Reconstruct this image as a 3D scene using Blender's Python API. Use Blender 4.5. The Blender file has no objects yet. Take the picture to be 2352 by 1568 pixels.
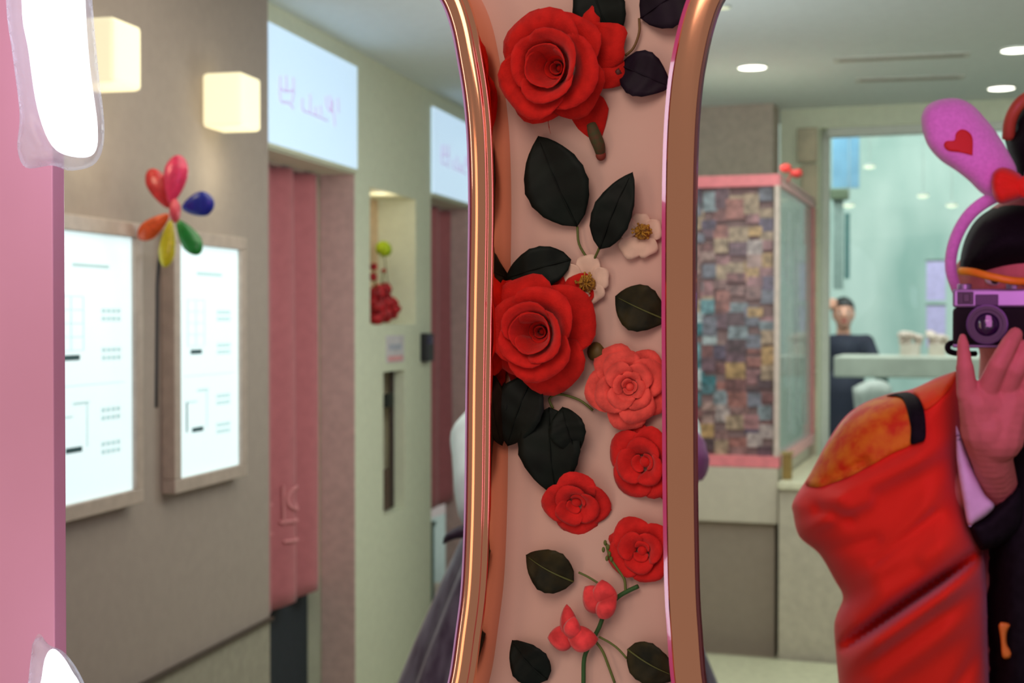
import bpy, bmesh, math, random
import numpy as np
from mathutils import Vector, Matrix, noise
from mathutils.geometry import delaunay_2d_cdt
random.seed(7)
PI = math.pi
SC = bpy.context.scene
COL = SC.collection

# ------------------------------------------------------------------ camera
FPX = 3267.0
PITCH = math.atan(49 / FPX)
CAM = Vector((0, 0, 1.5))
cd = bpy.data.cameras.new('camera'); cam = bpy.data.objects.new('camera', cd); COL.objects.link(cam)
cd.sensor_width = 36.0; cd.lens = 36.0 * FPX / 2352.0
cam.location = CAM; cam.rotation_euler = (PI / 2 - PITCH, 0, 0)
cd.dof.use_dof = True; cd.dof.focus_distance = 1.1; cd.dof.aperture_fstop = 10.0
cd.clip_start = 0.05
SC.camera = cam
FWD = Vector((0, math.cos(PITCH), -math.sin(PITCH))); UPV = Vector((0, math.sin(PITCH), math.cos(PITCH)))

# ------------------------------------------------------------------ view, world
SC.view_settings.view_transform = 'Standard'; SC.view_settings.look = 'None'
SC.view_settings.gamma = 1.0; SC.view_settings.use_curve_mapping = False
SC.view_settings.exposure = 0.0
world = bpy.data.worlds.new('world'); SC.world = world; world.use_nodes = True
bg = world.node_tree.nodes['Background']; bg.inputs[0].default_value = (0.62, 0.56, 0.52, 1); bg.inputs[1].default_value = 0.5

def aim(o, target):
    d = Vector(target) - o.location
    o.rotation_euler = d.to_track_quat('-Z', 'Y').to_euler()
def area(name, loc, target, sx, sy, power, color):
    l = bpy.data.lights.new(name, 'AREA'); l.shape = 'RECTANGLE'; l.size = sx; l.size_y = sy
    l.energy = power; l.color = color
    o = bpy.data.objects.new(name, l); COL.objects.link(o); o.location = loc; aim(o, target); return o

PHI = math.atan(1086 / FPX)                      # the mirror wall's normal, right of the camera's axis
N = Vector((math.sin(PHI), math.cos(PHI), 0)); T = Vector((math.cos(PHI), -math.sin(PHI), 0)); Z = Vector((0, 0, 1))
WD = 0.96                                        # camera to mirror wall
# photographer's side of the mirror wall
area('ceiling_lamp_warm', (-0.5, -1.0, 2.75), (0.05, 0.95, 1.5), 1.2, 1.2, 21, (1.0, 0.80, 0.66))
area('side_lamp_pink', (1.25, 0.1, 1.7), (0.1, 0.95, 1.5), 0.25, 1.3, 2.6, (1.0, 0.32, 0.78))
area('side_lamp_amber', (-1.1, 0.0, 1.3), (0.0, 0.95, 1.4), 0.3, 1.0, 2.0, (1.0, 0.62, 0.42))
# room beyond
area('room_lamp_left', (-0.1, 3.6, 2.47), (-0.3, 4.2, 0), 1.4, 2.4, 26, (1.0, 0.93, 0.80))
area('room_lamp_back', (1.6, 5.0, 2.47), (1.6, 5.4, 0), 2.2, 2.2, 34, (0.92, 1.0, 0.88))
pl = bpy.data.lights.new('added_fill_middle', 'POINT'); pl.energy = 13; pl.color = (.90, .97, 1.0); pl.shadow_soft_size = .3  # added fill hidden behind the flower panel to brighten the ceiling
po = bpy.data.objects.new('added_fill_middle', pl); COL.objects.link(po); po.location = (.42, 4.4, 1.75)
area('mirror_lamp_pink', (0.45, 1.08, 1.75), (0.75, 1.9, 1.45), 0.3, 0.8, 3.4, (1.0, 0.30, 0.86))
area('street_light', (2.5, 9.0, 4.2), (3.0, 12.5, 1.2), 4, 3, 270, (1.0, 1.0, 0.97))

# ------------------------------------------------------------------ pixel helpers
def ray(px, py): return FWD + Vector((1, 0, 0)) * ((px - 1176) / FPX) + UPV * ((784 - py) / FPX)
def P(px, py, D): return CAM + ray(px, py) * D
def plane(px, py, o, n):
    r = ray(px, py); return CAM + r * ((o - CAM).dot(n) / r.dot(n))
def W(px, py, off=0.0):                           # on the mirror wall, off metres proud of it
    return plane(px, py, CAM + N * (WD - off), N)
def R(px, py, dist): return plane(px, py, CAM + N * dist, N)
VPX, KL = 1950.0, 6100.0
TH = math.atan((VPX - 1176) / FPX)
UL = Vector((math.sin(TH), math.cos(TH), 0)); VL = Vector((-math.cos(TH), math.sin(TH), 0))
DL = KL / FPX * math.cos(TH)                      # camera to the left wall
def Lw(px, py, off=0.0): return plane(px, py, CAM + VL * (DL - off), VL)
def Lu(px, off=0.0): return (Lw(px, 735, off) - CAM).dot(UL)      # distance along the left wall
def Lp(u, z, off=0.0):
    p = CAM + UL * u + VL * (DL - off); p.z = z; return p

# ------------------------------------------------------------------ materials
def lin(c):
    return tuple(((v / 255) / 12.92 if v / 255 <= .04045 else ((v / 255 + .055) / 1.055) ** 2.4) for v in c)
MATS = {}
def mat(name, rgb, rough=.6, metal=0, emit=0, var=.08, scale=30, bump=0, bscale=200, sheen=0, trans=0, alpha=1, coat=0, ecol=None, rgb2=None, stretch=None):
    if name in MATS: return MATS[name]
    m = bpy.data.materials.new(name); m.use_nodes = True; MATS[name] = m
    nt = m.node_tree; b = nt.nodes['Principled BSDF']
    tc = nt.nodes.new('ShaderNodeTexCoord'); no = nt.nodes.new('ShaderNodeTexNoise'); no.inputs['Scale'].default_value = scale
    no.inputs['Detail'].default_value = 4
    src = tc.outputs['Object']
    if stretch:
        mp = nt.nodes.new('ShaderNodeMapping'); mp.inputs['Scale'].default_value = stretch
        nt.links.new(src, mp.inputs[0]); src = mp.outputs[0]
    nt.links.new(src, no.inputs['Vector'])
    ra = nt.nodes.new('ShaderNodeValToRGB'); c = lin(rgb); c2 = lin(rgb2) if rgb2 else None
    ra.color_ramp.elements[0].position = .35; ra.color_ramp.elements[1].position = .65
    ra.color_ramp.elements[0].color = (*(c2 or [max(0, v * (1 - var)) for v in c]), 1)
    ra.color_ramp.elements[1].color = (*(c if c2 else [min(1, v * (1 + var)) for v in c]), 1)
    nt.links.new(no.outputs['Fac'], ra.inputs[0]); nt.links.new(ra.outputs[0], b.inputs['Base Color'])
    b.inputs['Roughness'].default_value = rough; b.inputs['Metallic'].default_value = metal
    if bump:
        n2 = nt.nodes.new('ShaderNodeTexNoise'); n2.inputs['Scale'].default_value = bscale
        nt.links.new(tc.outputs['Object'], n2.inputs['Vector'])
        bp = nt.nodes.new('ShaderNodeBump'); bp.inputs['Strength'].default_value = bump; bp.inputs['Distance'].default_value = .002
        nt.links.new(n2.outputs['Fac'], bp.inputs['Height']); nt.links.new(bp.outputs[0], b.inputs['Normal'])
    if emit:
        e = lin(ecol or rgb); b.inputs['Emission Color'].default_value = (*e, 1); b.inputs['Emission Strength'].default_value = emit
    if sheen: b.inputs['Sheen Weight'].default_value = sheen
    if trans: b.inputs['Transmission Weight'].default_value = trans; b.inputs['IOR'].default_value = 1.15
    if alpha < 1: b.inputs['Alpha'].default_value = alpha
    if coat: b.inputs['Coat Weight'].default_value = coat
    return m

# ------------------------------------------------------------------ object helpers
def tag(o, label=None, cat=None, group=None, kind=None):
    if label: o['label'] = label
    if cat: o['category'] = cat
    if group: o['group'] = group
    if kind: o['kind'] = kind
    return o
def thing(name, loc, label, cat, group=None):
    o = bpy.data.objects.new(name, None); o.empty_display_size = .05; COL.objects.link(o); o.location = loc
    return tag(o, label, cat, group)
def ob(name, me, m, parent=None, label=None):
    o = bpy.data.objects.new(name, me); COL.objects.link(o)
    if m is not None and not me.materials: me.materials.append(m)
    if parent is not None:
        o.parent = parent
        off = Vector(parent.location); q = parent
        while q.parent is not None: q = q.parent; off += Vector(q.location)
        o.matrix_parent_inverse = Matrix.Translation(-parent_world(parent))
    if label: o['label'] = label
    return o
def parent_world(p):
    return Vector(p.location) if p.type == 'EMPTY' else Vector((0, 0, 0))
def meshof(vs, fs, smooth=False):
    me = bpy.data.meshes.new('m'); me.from_pydata([tuple(v) for v in vs], [], fs); me.update()
    if smooth: me.polygons.foreach_set('use_smooth', [True] * len(me.polygons))
    return me
def fix(me):
    bm = bmesh.new(); bm.from_mesh(me); bmesh.ops.recalc_face_normals(bm, faces=bm.faces[:]); bm.to_mesh(me); bm.free(); return me
def mk(name, vs, fs, m, parent=None, smooth=False, label=None):
    return ob(name, fix(meshof(vs, fs, smooth)), m, parent, label)
class MB:
    def __init__(s): s.v = []; s.f = []
    def add(s, vs, fs):
        k = len(s.v); s.v += list(vs); s.f += [tuple(i + k for i in f) for f in fs]; return s
    def prism(s, ring, d):                       # ring of points extruded by the vector d
        n = len(ring); vs = list(ring) + [p + d for p in ring]
        fs = [tuple(range(n)), tuple(range(2 * n - 1, n - 1, -1))] + [(i, (i + 1) % n, n + (i + 1) % n, n + i) for i in range(n)]
        return s.add(vs, fs)
    def build(s, name, m, parent=None, smooth=False, label=None, bevel=0):
        me = fix(meshof(s.v, s.f, smooth))
        if bevel:
            bm = bmesh.new(); bm.from_mesh(me)
            bmesh.ops.bevel(bm, geom=[e for e in bm.edges if len(e.link_faces) == 2 and e.calc_face_angle(0) > .6], offset=bevel, segments=2, affect='EDGES', profile=.5)
            bm.to_mesh(me); bm.free()
        return ob(name, me, m, parent, label)
def fbox(o, ax, ay, az, x0, x1, y0, y1, z0, z1):  # a box in the frame (o; ax, ay, az)
    ring = [o + ax * x + ay * y + az * z0 for x, y in ((x0, y0), (x1, y0), (x1, y1), (x0, y1))]
    return MB().prism(ring, az * (z1 - z0))
def lbox(u0, u1, z0, z1, o0, o1):                 # on the left wall, proud of it from o0 to o1
    ring = [Lp(u0, z0, o0), Lp(u1, z0, o0), Lp(u1, z1, o0), Lp(u0, z1, o0)]
    return MB().prism(ring, -VL * (o1 - o0))
def zr(px, py, dist): return R(px, py, dist).z
def rbox(px0, px1, py0, py1, dist, depth, ref=None):   # a box facing the mirror wall, dist along its normal
    a = R(px0, py1, dist); b = R(px1, py1, dist); zt = R(ref or px0, py0, dist).z; zb = R(ref or px0, py1, dist).z
    ring = [Vector((a.x, a.y, zb)), Vector((b.x, b.y, zb)), Vector((b.x, b.y, zt)), Vector((a.x, a.y, zt))]
    return MB().prism(ring, N * depth)
def smooth_path(pts, n):
    pts = [Vector(p) for p in pts]; out = []
    q = [pts[0] * 2 - pts[1]] + pts + [pts[-1] * 2 - pts[-2]]
    for i in range(1, len(q) - 2):
        for k in range(n):
            t = k / n; a, b, c, d = q[i - 1:i + 3]
            out.append(.5 * ((2 * b) + (c - a) * t + (2 * a - 5 * b + 4 * c - d) * t * t + (3 * b - 3 * c + d - a) * t ** 3))
    out.append(pts[-1]); return out
def tube(pts, r, sides=8, n=4):
    p = smooth_path(pts, n) if n else [Vector(x) for x in pts]; mb = MB(); vs = []; fs = []
    L = len(p); prev = None
    for i, c in enumerate(p):
        d = (p[min(i + 1, L - 1)] - p[max(i - 1, 0)]).normalized()
        a = d.orthogonal().normalized() if prev is None else (prev - d * prev.dot(d)).normalized()
        prev = a; b = d.cross(a); rr = r(i / (L - 1)) if callable(r) else r
        vs += [c + (a * math.cos(2 * PI * k / sides) + b * math.sin(2 * PI * k / sides)) * rr for k in range(sides)]
    for i in range(L - 1):
        for k in range(sides): fs.append((i * sides + k, i * sides + (k + 1) % sides, (i + 1) * sides + (k + 1) % sides, (i + 1) * sides + k))
    fs.append(tuple(range(sides))[::-1]); fs.append(tuple(range((L - 1) * sides, L * sides)))
    return mb.add(vs, fs)
def lathe(c, ax, ay, az, prof, sides=32):         # prof: (radius, height along az)
    vs = []; fs = []
    for r, h in prof: vs += [c + az * h + (ax * math.cos(2 * PI * k / sides) + ay * math.sin(2 * PI * k / sides)) * max(r, 1e-5) for k in range(sides)]
    for i in range(len(prof) - 1):
        for k in range(sides): fs.append((i * sides + k, i * sides + (k + 1) % sides, (i + 1) * sides + (k + 1) % sides, (i + 1) * sides + k))
    fs.append(tuple(range(sides))); fs.append(tuple(range((len(prof) - 1) * sides, len(prof) * sides)))
    return MB().add(vs, fs)
def ball(c, rx, ry, rz, ax=Vector((1, 0, 0)), ay=Vector((0, 1, 0)), az=Vector((0, 0, 1)), seg=20, rings=12, wob=0):
    vs = []; fs = []
    for i in range(rings + 1):
        th = PI * i / rings
        for k in range(seg):
            a = 2 * PI * k / seg; d = Vector((math.sin(th) * math.cos(a), math.sin(th) * math.sin(a), math.cos(th)))
            s = 1 + (wob * noise.noise(d * 2.3 + c * 7) if wob else 0)
            vs.append(c + (ax * (d.x * rx) + ay * (d.y * ry) + az * (d.z * rz)) * s)
    for i in range(rings):
        for k in range(seg): fs.append((i * seg + k, i * seg + (k + 1) % seg, (i + 1) * seg + (k + 1) % seg, (i + 1) * seg + k))
    return MB().add(vs, fs)

# a rounded solid whose silhouette follows an outline at a given distance
class Puff:
    def __init__(s, outline, D, Tm, Rp, folds=(), smoothn=5):
        o = smooth_path([Vector((x, y)) for x, y in outline] + [Vector(outline[0])], smoothn)[:-1]
        s.poly = np.array([(p.x, p.y) for p in o]); s.D = D; s.T = Tm; s.Rp = Rp; s.folds = folds
    def dist(s, q):
        a = s.poly; b = np.roll(a, -1, 0); ab = b - a
        t = np.clip(((q[:, None] - a) * ab).sum(2) / np.maximum((ab * ab).sum(1), 1e-9), 0, 1)
        return np.sqrt((((a + t[..., None] * ab) - q[:, None]) ** 2).sum(2)).min(1)
    def inside(s, q):
        a = s.poly; b = np.roll(a, -1, 0); c = np.zeros(len(q), bool)
        for (x1, y1), (x2, y2) in zip(a, b):
            if y1 == y2: continue
            m = ((y1 > q[:, 1]) != (y2 > q[:, 1])) & (q[:, 0] < (x2 - x1) * (q[:, 1] - y1) / (y2 - y1) + x1); c ^= m
        return c
    def front(s, q):
        d = np.minimum(s.dist(q) / s.Rp, 1); d = np.where(s.inside(q), d, 0)
        t = s.T * np.sqrt(np.maximum(0, 1 - (1 - d) ** 2))
        f = np.zeros(len(q))
        for x0, y0, x1, y1, w, amp in s.folds:
            A = np.array((x0, y0)); B = np.array((x1, y1)) - A
            k = np.clip(((q - A) * B).sum(1) / (B * B).sum(), 0, 1)
            dd = np.sqrt(((q - A - k[:, None] * B) ** 2).sum(1)); f += amp * np.exp(-(dd / w) ** 2) * (1 - .3 * k)
        Dv = s.D(q) if callable(s.D) else s.D
        return Dv - t - f * d, Dv + t
def puff_mesh(puff, step, outline=None, lift=0.0, thick=None):
    src = puff if outline is None else Puff(outline, 0, 0, 1)
    per = src.poly; pts = []
    for i in range(len(per)):
        a = per[i]; b = per[(i + 1) % len(per)]; n = max(1, int(np.hypot(*(b - a)) / step))
        pts += [a + (b - a) * k / n for k in range(n)]
    pts = np.array(pts); nb = len(pts)
    x0, y0 = per.min(0); x1, y1 = per.max(0)
    gx, gy = np.meshgrid(np.arange(x0, x1, step), np.arange(y0, y1, step)); gx = gx + (np.arange(gy.shape[0]) % 2)[:, None] * step / 2
    g = np.stack([gx.ravel(), gy.ravel()], 1); g = g[src.inside(g)]; g = g[src.dist(g) > step * .6]
    allp = np.vstack([pts, g])
    V, _, F, _, _, _ = delaunay_2d_cdt([Vector(p) for p in allp], [], [list(range(nb))], 1, 1e-4)
    q = np.array([(v.x, v.y) for v in V]); fr, bk = puff.front(q)
    fr = fr - lift
    if thick is not None: bk = fr + thick
    edge = src.dist(q) < 1e-3
    if thick is None and outline is None:
        fr = np.where(edge, (fr + bk) / 2, fr); 
    n = len(q)
    vs = [P(*q[i], float(fr[i])) for i in range(n)] + [P(*q[i], float(bk[i])) for i in range(n)]
    fs = [tuple(f) for f in F] + [tuple(i + n for i in reversed(f)) for f in F]
    cnt = {}
    for f in F:
        f = list(f)
        for i in range(len(f)):
            e = (f[i], f[(i + 1) % len(f)]); cnt[e] = 1
    for (a, b) in list(cnt):
        if (b, a) not in cnt: fs.append((b, a, a + n, b + n))
    me = meshof(vs, fs, True)
    bm = bmesh.new(); bm.from_mesh(me); bmesh.ops.remove_doubles(bm, verts=bm.verts[:], dist=1e-5); bmesh.ops.recalc_face_normals(bm, faces=bm.faces[:]); bm.to_mesh(me); bm.free()
    me.polygons.foreach_set('use_smooth', [True] * len(me.polygons))
    return me

# one continuous skin out of tapered limbs
def limb(a, b, ra, rb, n=6):
    a = Vector(a); b = Vector(b); mb = MB()
    L = (b - a).length; k = max(2, int(L / (min(ra, rb) * .5)) + 1)
    for i in range(k + 1):
        t = i / k; r = ra + (rb - ra) * t
        bb = ball(a.lerp(b, t), r, r, r, seg=12, rings=8); mb.add(bb.v, bb.f)
    return mb
def skin(chunks, vox, sm=6):
    mb = MB()
    for c in chunks: mb.add(c.v, c.f)
    me = meshof(mb.v, mb.f); o = bpy.data.objects.new('tmp', me); COL.objects.link(o)
    r = o.modifiers.new('r', 'REMESH'); r.mode = 'VOXEL'; r.voxel_size = vox
    s = o.modifiers.new('s', 'SMOOTH'); s.iterations = sm; s.factor = .6
    dg = bpy.context.evaluated_depsgraph_get(); dg.update()
    m2 = bpy.data.meshes.new_from_object(o.evaluated_get(dg)); bpy.data.objects.remove(o)
    m2.polygons.foreach_set('use_smooth', [True] * len(m2.polygons)); m2.materials.clear()
    return m2
def join(meshes):
    mb = MB()
    for me in meshes: mb.add([v.co.copy() for v in me.vertices], [tuple(p.vertices) for p in me.polygons])
    return meshof(mb.v, mb.f, True)

# ================================================================== STRUCTURE
M_wall = mat('painted_wall', (162, 150, 140), .75, bump=.15, var=.03)
M_pillar = mat('pillar_paint', (216, 222, 198), .7, var=.03, bump=.1)
M_ceil = mat('ceiling_paint', (222, 232, 232), .8, var=.02)
M_floor = mat('floor_vinyl', (170, 165, 140), .35, var=.06, scale=6)
M_panel = mat('pink_panel', (212, 172, 160), .45, var=.02, scale=12, bump=.05)
M_left = mat('pink_acrylic', (226, 158, 190), .35, var=.04, scale=4, coat=.3)
CEIL = 2.52
def struct(name, mb, m, bevel=0): return tag(mb.build(name, m, bevel=bevel), kind='structure')

def Vv(x, y, z): return Vector((x, y, z))
# mirror wall with two openings (the mirrors), in coordinates along the wall
def sz(px, py, off=0.0):
    p = W(px, py, off) - CAM; return Vector((p.dot(T), p.z + CAM.z))
def wp(v, off): return CAM + T * v.x + N * (WD - off) + Z * (v.y - CAM.z)
FO = 0.042
left_px = [(150, -210), (500, -200), (760, -175), (900, -120), (975, -50), (1013, 0), (1036, 60), (1052, 140), (1066, 230), (1074, 330), (1077, 480), (1074, 700), (1071, 900), (1069, 1100), (1066, 1230), (1060, 1350), (1048, 1450), (1030, 1568), (1000, 1650), (940, 1730), (840, 1790), (500, 1830), (150, 1840)]
right_px = [(4200, -222), (2700, -215), (2200, -205), (1900, -180), (1760, -110), (1690, -50), (1652, 0), (1630, 60), (1614, 130), (1603, 200), (1595, 300), (1591, 450), (1590, 700), (1591, 900), (1592, 1100), (1594, 1250), (1597, 1370), (1602, 1450), (1612, 1568), (1632, 1650), (1680, 1730), (1780, 1790), (2200, 1830), (2700, 1840), (4200, 1846)]
lpath = smooth_path([sz(x, y, FO) for x, y in left_px], 6)
rpath = smooth_path([sz(x, y, FO) for x, y in right_px], 6)
def offset(path, d, sgn):
    out = []
    for i, p in enumerate(path):
        t = (path[min(i + 1, len(path) - 1)] - path[max(i - 1, 0)]).normalized()
        out.append(p + Vector((-t.y, t.x)) * d * sgn)
    return out
def sweep(path, prof, sgn):
    vs = []; fs = []; n = len(prof); L = len(path)
    rows = [offset(path, w, sgn) for w, _ in prof]
    for i in range(L):
        for j, (w, off) in enumerate(prof): vs.append(wp(rows[j][i], off))
    for i in range(L - 1):
        for j in range(n): fs.append((i * n + j, i * n + (j + 1) % n, (i + 1) * n + (j + 1) % n, (i + 1) * n + j))
    fs.append(tuple(range(n))); fs.append(tuple(range((L - 1) * n, L * n)))
    return MB().add(vs, fs)
# left path runs downwards: the panel is on its left-hand normal (t=(0,-1) -> (1,0))
lin_w = offset(lpath, .012, 1); rin_w = offset(rpath, .014, -1)
s_l = sz(148, 735, 0).x - .02; s_r = sz(4200, 735, 0).x
ring = [Vector((s_l, CEIL))] + lin_w + [Vector((s_l, 0))] + [Vector((s_r, 0))] + rin_w[::-1] + [Vector((s_r, CEIL))]
mb = MB().prism([wp(v, 0) for v in ring], N * .012)
tri = mb.build('wall_front', M_panel); tag(tri, kind='structure')
bm = bmesh.new(); bm.from_mesh(tri.data); bmesh.ops.triangulate(bm, faces=[f for f in bm.faces if len(f.verts) > 4], ngon_method='EAR_CLIP'); bm.to_mesh(tri.data); bm.free()
# side panels of the mirror wall
e = sz(150, 735, -.012).x
struct('wall_side', fbox(CAM + N * WD, T, Z, -N, e - .9, e, -1.5, CEIL - 1.5, -.012, .004), M_left, bevel=.001)
struct('wall_end', fbox(CAM + N * WD, T, Z, -N, s_r - .05, s_r + .8, -1.5, CEIL - 1.5, -.012, .06), M_left, bevel=.002)

# room beyond
def slab(name, pts, z, dz, m): return struct(name, MB().prism([Vv(x, y, z) for x, y in pts], Z * dz), m)
UE = 7.5
a0 = CAM + UL * 1.2 + VL * (DL + .5); a1 = CAM + UL * (UE + .3) + VL * (DL + .5)
b1 = CAM + N * 7.2 + T * 6; b0 = CAM + N * 1.02 + T * 6; c0 = CAM + N * 1.02 - T * 2.0
BD = 6.98
pts = [(c0.x, c0.y), (a0.x, a0.y), (a1.x, a1.y), (b1.x, b1.y), (b0.x, b0.y)]
struct_floor = slab('floor', pts, -.06, .06, M_floor)
slab('ceiling', pts, CEIL, .08, M_ceil)
# left wall: light-box wall, pillars, lintels (the booth openings are real openings)
u_e = Lu(598); uS1 = Lu(1046, -.08); u_o0 = Lu(600); u_o1 = Lu(815); u_p0 = u_o1; u_p1 = Lu(990); u_q1 = Lu(1200)
RD = .125
def lwall(name, boxes, m):
    mb = MB()
    for b in boxes: x = lbox(*b); mb.add(x.v, x.f)
    return struct(name, mb, m)
struct('wall_left', lbox(1.3, u_e, 0, CEIL, -.25, .03), M_wall, bevel=.004)
# lower plinth of the light-box wall
tag(lbox(1.3, u_e - .01, 0, .556, .03, .034).build('baseboard_left', mat('plinth_paint', (158, 154, 138), .6)), kind='structure')
tag(lbox(1.3, u_e - .01, .552, .560, .03, .05).build('trim_1', mat('trim_dark', (70, 60, 52), .5)), kind='structure')
lwall('wall_lintel', [(u_o0, u_o1, 2.05, CEIL, -.25, 0)], M_pillar)
# pillar with niche and slot
n0, n1 = Lu(850), Lu(955); s0, s1 = Lu(880), Lu(930)
nz0, nz1, qz0, qz1 = 1.482, 2.018, .705, 1.292
lwall('wall_pillar', [(u_p0, n0, 0, CEIL, -.25, 0), (n1, u_p1, 0, CEIL, -.25, 0), (n0, n1, nz1, CEIL, -.25, 0), (n0, n1, qz1, nz0, -.25, 0),
                      (n0, s0, qz0, qz1, -.25, 0), (s1, n1, qz0, qz1, -.25, 0), (n0, n1, 0, qz0, -.25, 0)], M_pillar)
struct('trim_2', lbox(n0, n1, nz0, nz1, -.25, -.17), mat('niche_back', (214, 184, 148), .6))
struct('trim_3', lbox(s0, s1, qz0, qz1, -.25, -.10), mat('slot_back', (176, 144, 116), .6))
lwall('wall_lintel.001', [(u_p1, u_q1, 2.05, CEIL, -.25, 0)], M_pillar)
lwall('wall_far', [(u_q1, UE, 0, CEIL, -.25, 0)], M_wall)
# jambs of the booths
M_jamb = mat('jamb_paint', (206, 180, 174), .65)
struct('wall_jamb', fbox(CAM + VL * DL, UL, Z, VL, u_o1 - .004, u_o1, -1.5, .55, 0, .135), M_jamb)
M_dark = mat('booth_dark', (38, 46, 54), .8)
struct('wall_booth', fbox(CAM + VL * DL, UL, Z, VL, u_o0 - .1, u_o1, -1.5, .55, .92, .97), M_dark)
struct('wall_booth.001', fbox(CAM + VL * DL, UL, Z, VL, u_p1, uS1, -1.5, .55, .92, .97), mat('booth_teal', (38, 96, 84), .7))
struct('wall_booth.002', fbox(CAM + VL * DL, UL, Z, VL, u_o0 - .14, u_o0 - .1, -1.5, .55, .25, .97), M_dark)
struct('ceiling_booth', fbox(CAM + VL * DL, UL, Z, VL, u_o0 - .1, u_q1, .55, .58, .25, .97), M_dark)
for nm, (ua, ub), m in (('booth_bench', (u_o0 + .002, u_o1 - .006), M_dark), ('booth_bench', (u_p1 + .01, uS1 - .002), mat('bench_teal', (30, 92, 80), .5))):
    t = thing(nm, Lp((ua + ub) / 2, 0, -.5), 'dark blue-black bench front in the booth under the nearer pink curtain' if m is M_dark else 'teal green bench front under the farther pink curtain', 'bench')
    fbox(CAM + VL * DL, UL, Z, VL, ua, ub, -1.5, -1.02, .19, .9).build('base', m, t)
    fbox(CAM + VL * DL, UL, Z, VL, ua, ub, -1.02, -1.0, .18, .9).build('seat', m, t)

# back wall: column over the cabinet, lintel, stone jamb and the glazed storefront
cabD = 5.68
M_back = mat('back_wall_paint', (224, 234, 212), .7, var=.03)
struct('wall_column', fbox(CAM, T, Z, N, -2.15, (R(1776, 400, 6.75) - CAM).dot(T), -1.5, CEIL - 1.5, 6.75, 6.95), mat('column_paint', (184, 172, 160), .7))
g0 = (R(1882, 735, BD) - CAM).dot(T); c1x = (R(1776, 400, 6.75) - CAM).dot(T)
struct('wall_back', fbox(CAM, T, Z, N, c1x, g0, -1.5, CEIL - 1.5, BD, BD + .15), M_back)
gz = R(1990, 289, BD).z
struct('wall_lintel.002', fbox(CAM, T, Z, N, g0, 6, gz - 1.5, CEIL - 1.5, BD, BD + .15), M_back)
# ------------------------------------------------------------------ storefront glazing
M_white = mat('white_paint', (214, 222, 216), .5, var=.03)
gl = tag(bpy.data.objects.new('window_1', None), kind='structure'); COL.objects.link(gl); gl.location = CAM + N * BD + T * (g0 + 1.2) - Z * 1.5
fbox(CAM, T, Z, N, g0, g0 + .035, -1.5, gz - 1.5, BD + .10, BD + .14).build('window_frame', M_white, gl)
fbox(CAM, T, Z, N, g0 + .035, 6, gz - 1.54, gz - 1.5, BD + .02, BD + .1).build('window_frame', M_white, gl)
fbox(CAM, T, Z, N, g0 + 2.2, g0 + 2.26, -1.5, gz - 1.54, BD + .02, BD + .1).build('window_frame', M_white, gl)
fbox(CAM, T, Z, N, g0 + .035, 6, -1.5, gz - 1.54, BD + .115, BD + .121).build('pane', mat('shop_glass', (232, 248, 246), .0, trans=1, var=0), gl)
# stone quoins down the jamb
qs = mat('stone', (216, 206, 180), .8, bump=.4, bscale=40, rgb2=(184, 180, 158), scale=9)
tq = tag(bpy.data.objects.new('trim_4', None), kind='structure'); COL.objects.link(tq)
zq = 0.0; i = 0
while zq < gz:
    h = .16 + .05 * ((i * 7) % 3); wq = .085 + .02 * (i % 2)
    fbox(CAM, T, Z, N, g0 - wq, g0 - .01, zq - 1.5, min(zq + h - .008, gz) - 1.5, BD - .03, BD).build('stone', qs, tq, bevel=.006); zq += h; i += 1
# street beyond
OUT = mat('street_concrete', (192, 210, 202), .85, rgb2=(146, 176, 168), scale=1.6, bump=.3, stretch=(1, 1, .4))
struct('wall_street', fbox(CAM, T, Z, N, -4, 11, -1.5, 6, 13.2, 13.5), OUT)
struct('floor_street', fbox(CAM, T, Z, N, -4, 11, -1.6, -1.51, BD + .15, 13.2), mat('street_paving', (150, 170, 165), .7))
struct('ceiling_street', fbox(CAM, T, Z, N, -1, 6, 1.7, 1.8, BD + .15, 9.15), mat('canopy', (190, 200, 194), .7))  # slab added for the made-up reflection discs to hang from
# panel joints of the concrete
tj = tag(bpy.data.objects.new('trim_5', None), kind='structure'); COL.objects.link(tj)
for k in range(6):
    x0 = 1.6 + k * 1.25
    for r_ in range(4):
        fbox(CAM, T, Z, N, x0, x0 + 1.235, -1.5 + r_ * 1.3, -1.5 + r_ * 1.3 + 1.285, 13.14 + .01 * ((k + r_) % 2), 13.2).build('panel', OUT, tj)

# ================================================================== MIRROR FRAMES
M_gold = mat('rose_gold', (238, 168, 132), .09, metal=1, var=.02, scale=8)
lprof = [(.0125, -.002), (.0125, .030), (0, .030), (0, .0385), (.0008, .0402), (.0026, .0414), (.0048, .0419), (.0070, FO), (.0092, .0419), (.0112, .0414), (.0124, .0405), (.0128, .0392), (.0134, .0388), (.0150, .0382), (.0162, .0370), (.0167, .0350), (.0167, -.002)]
def smooth_frame(o, ang=.7):
    me = o.data; me.polygons.foreach_set('use_smooth', [True] * len(me.polygons))
    bm = bmesh.new(); bm.from_mesh(me)
    for e_ in bm.edges: e_.smooth = len(e_.link_faces) == 2 and e_.calc_face_angle(9) < ang
    bm.to_mesh(me); bm.free()
t = thing('mirror_frame', W(1100, 784), 'polished rose gold frame of the mirror showing the photo booths', 'mirror frame')
smooth_frame(sweep(lpath, lprof, 1).build('frame', M_gold, t))
edge_m = mat('lilac_edge', (196, 150, 206), .3, coat=.5)
sweep(lpath, [(-.0012, .030), (-.0012, .0405), (0, .0405), (0, .030)], 1).build('edge_strip', edge_m, t, label='thin lilac edge strip')
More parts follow.
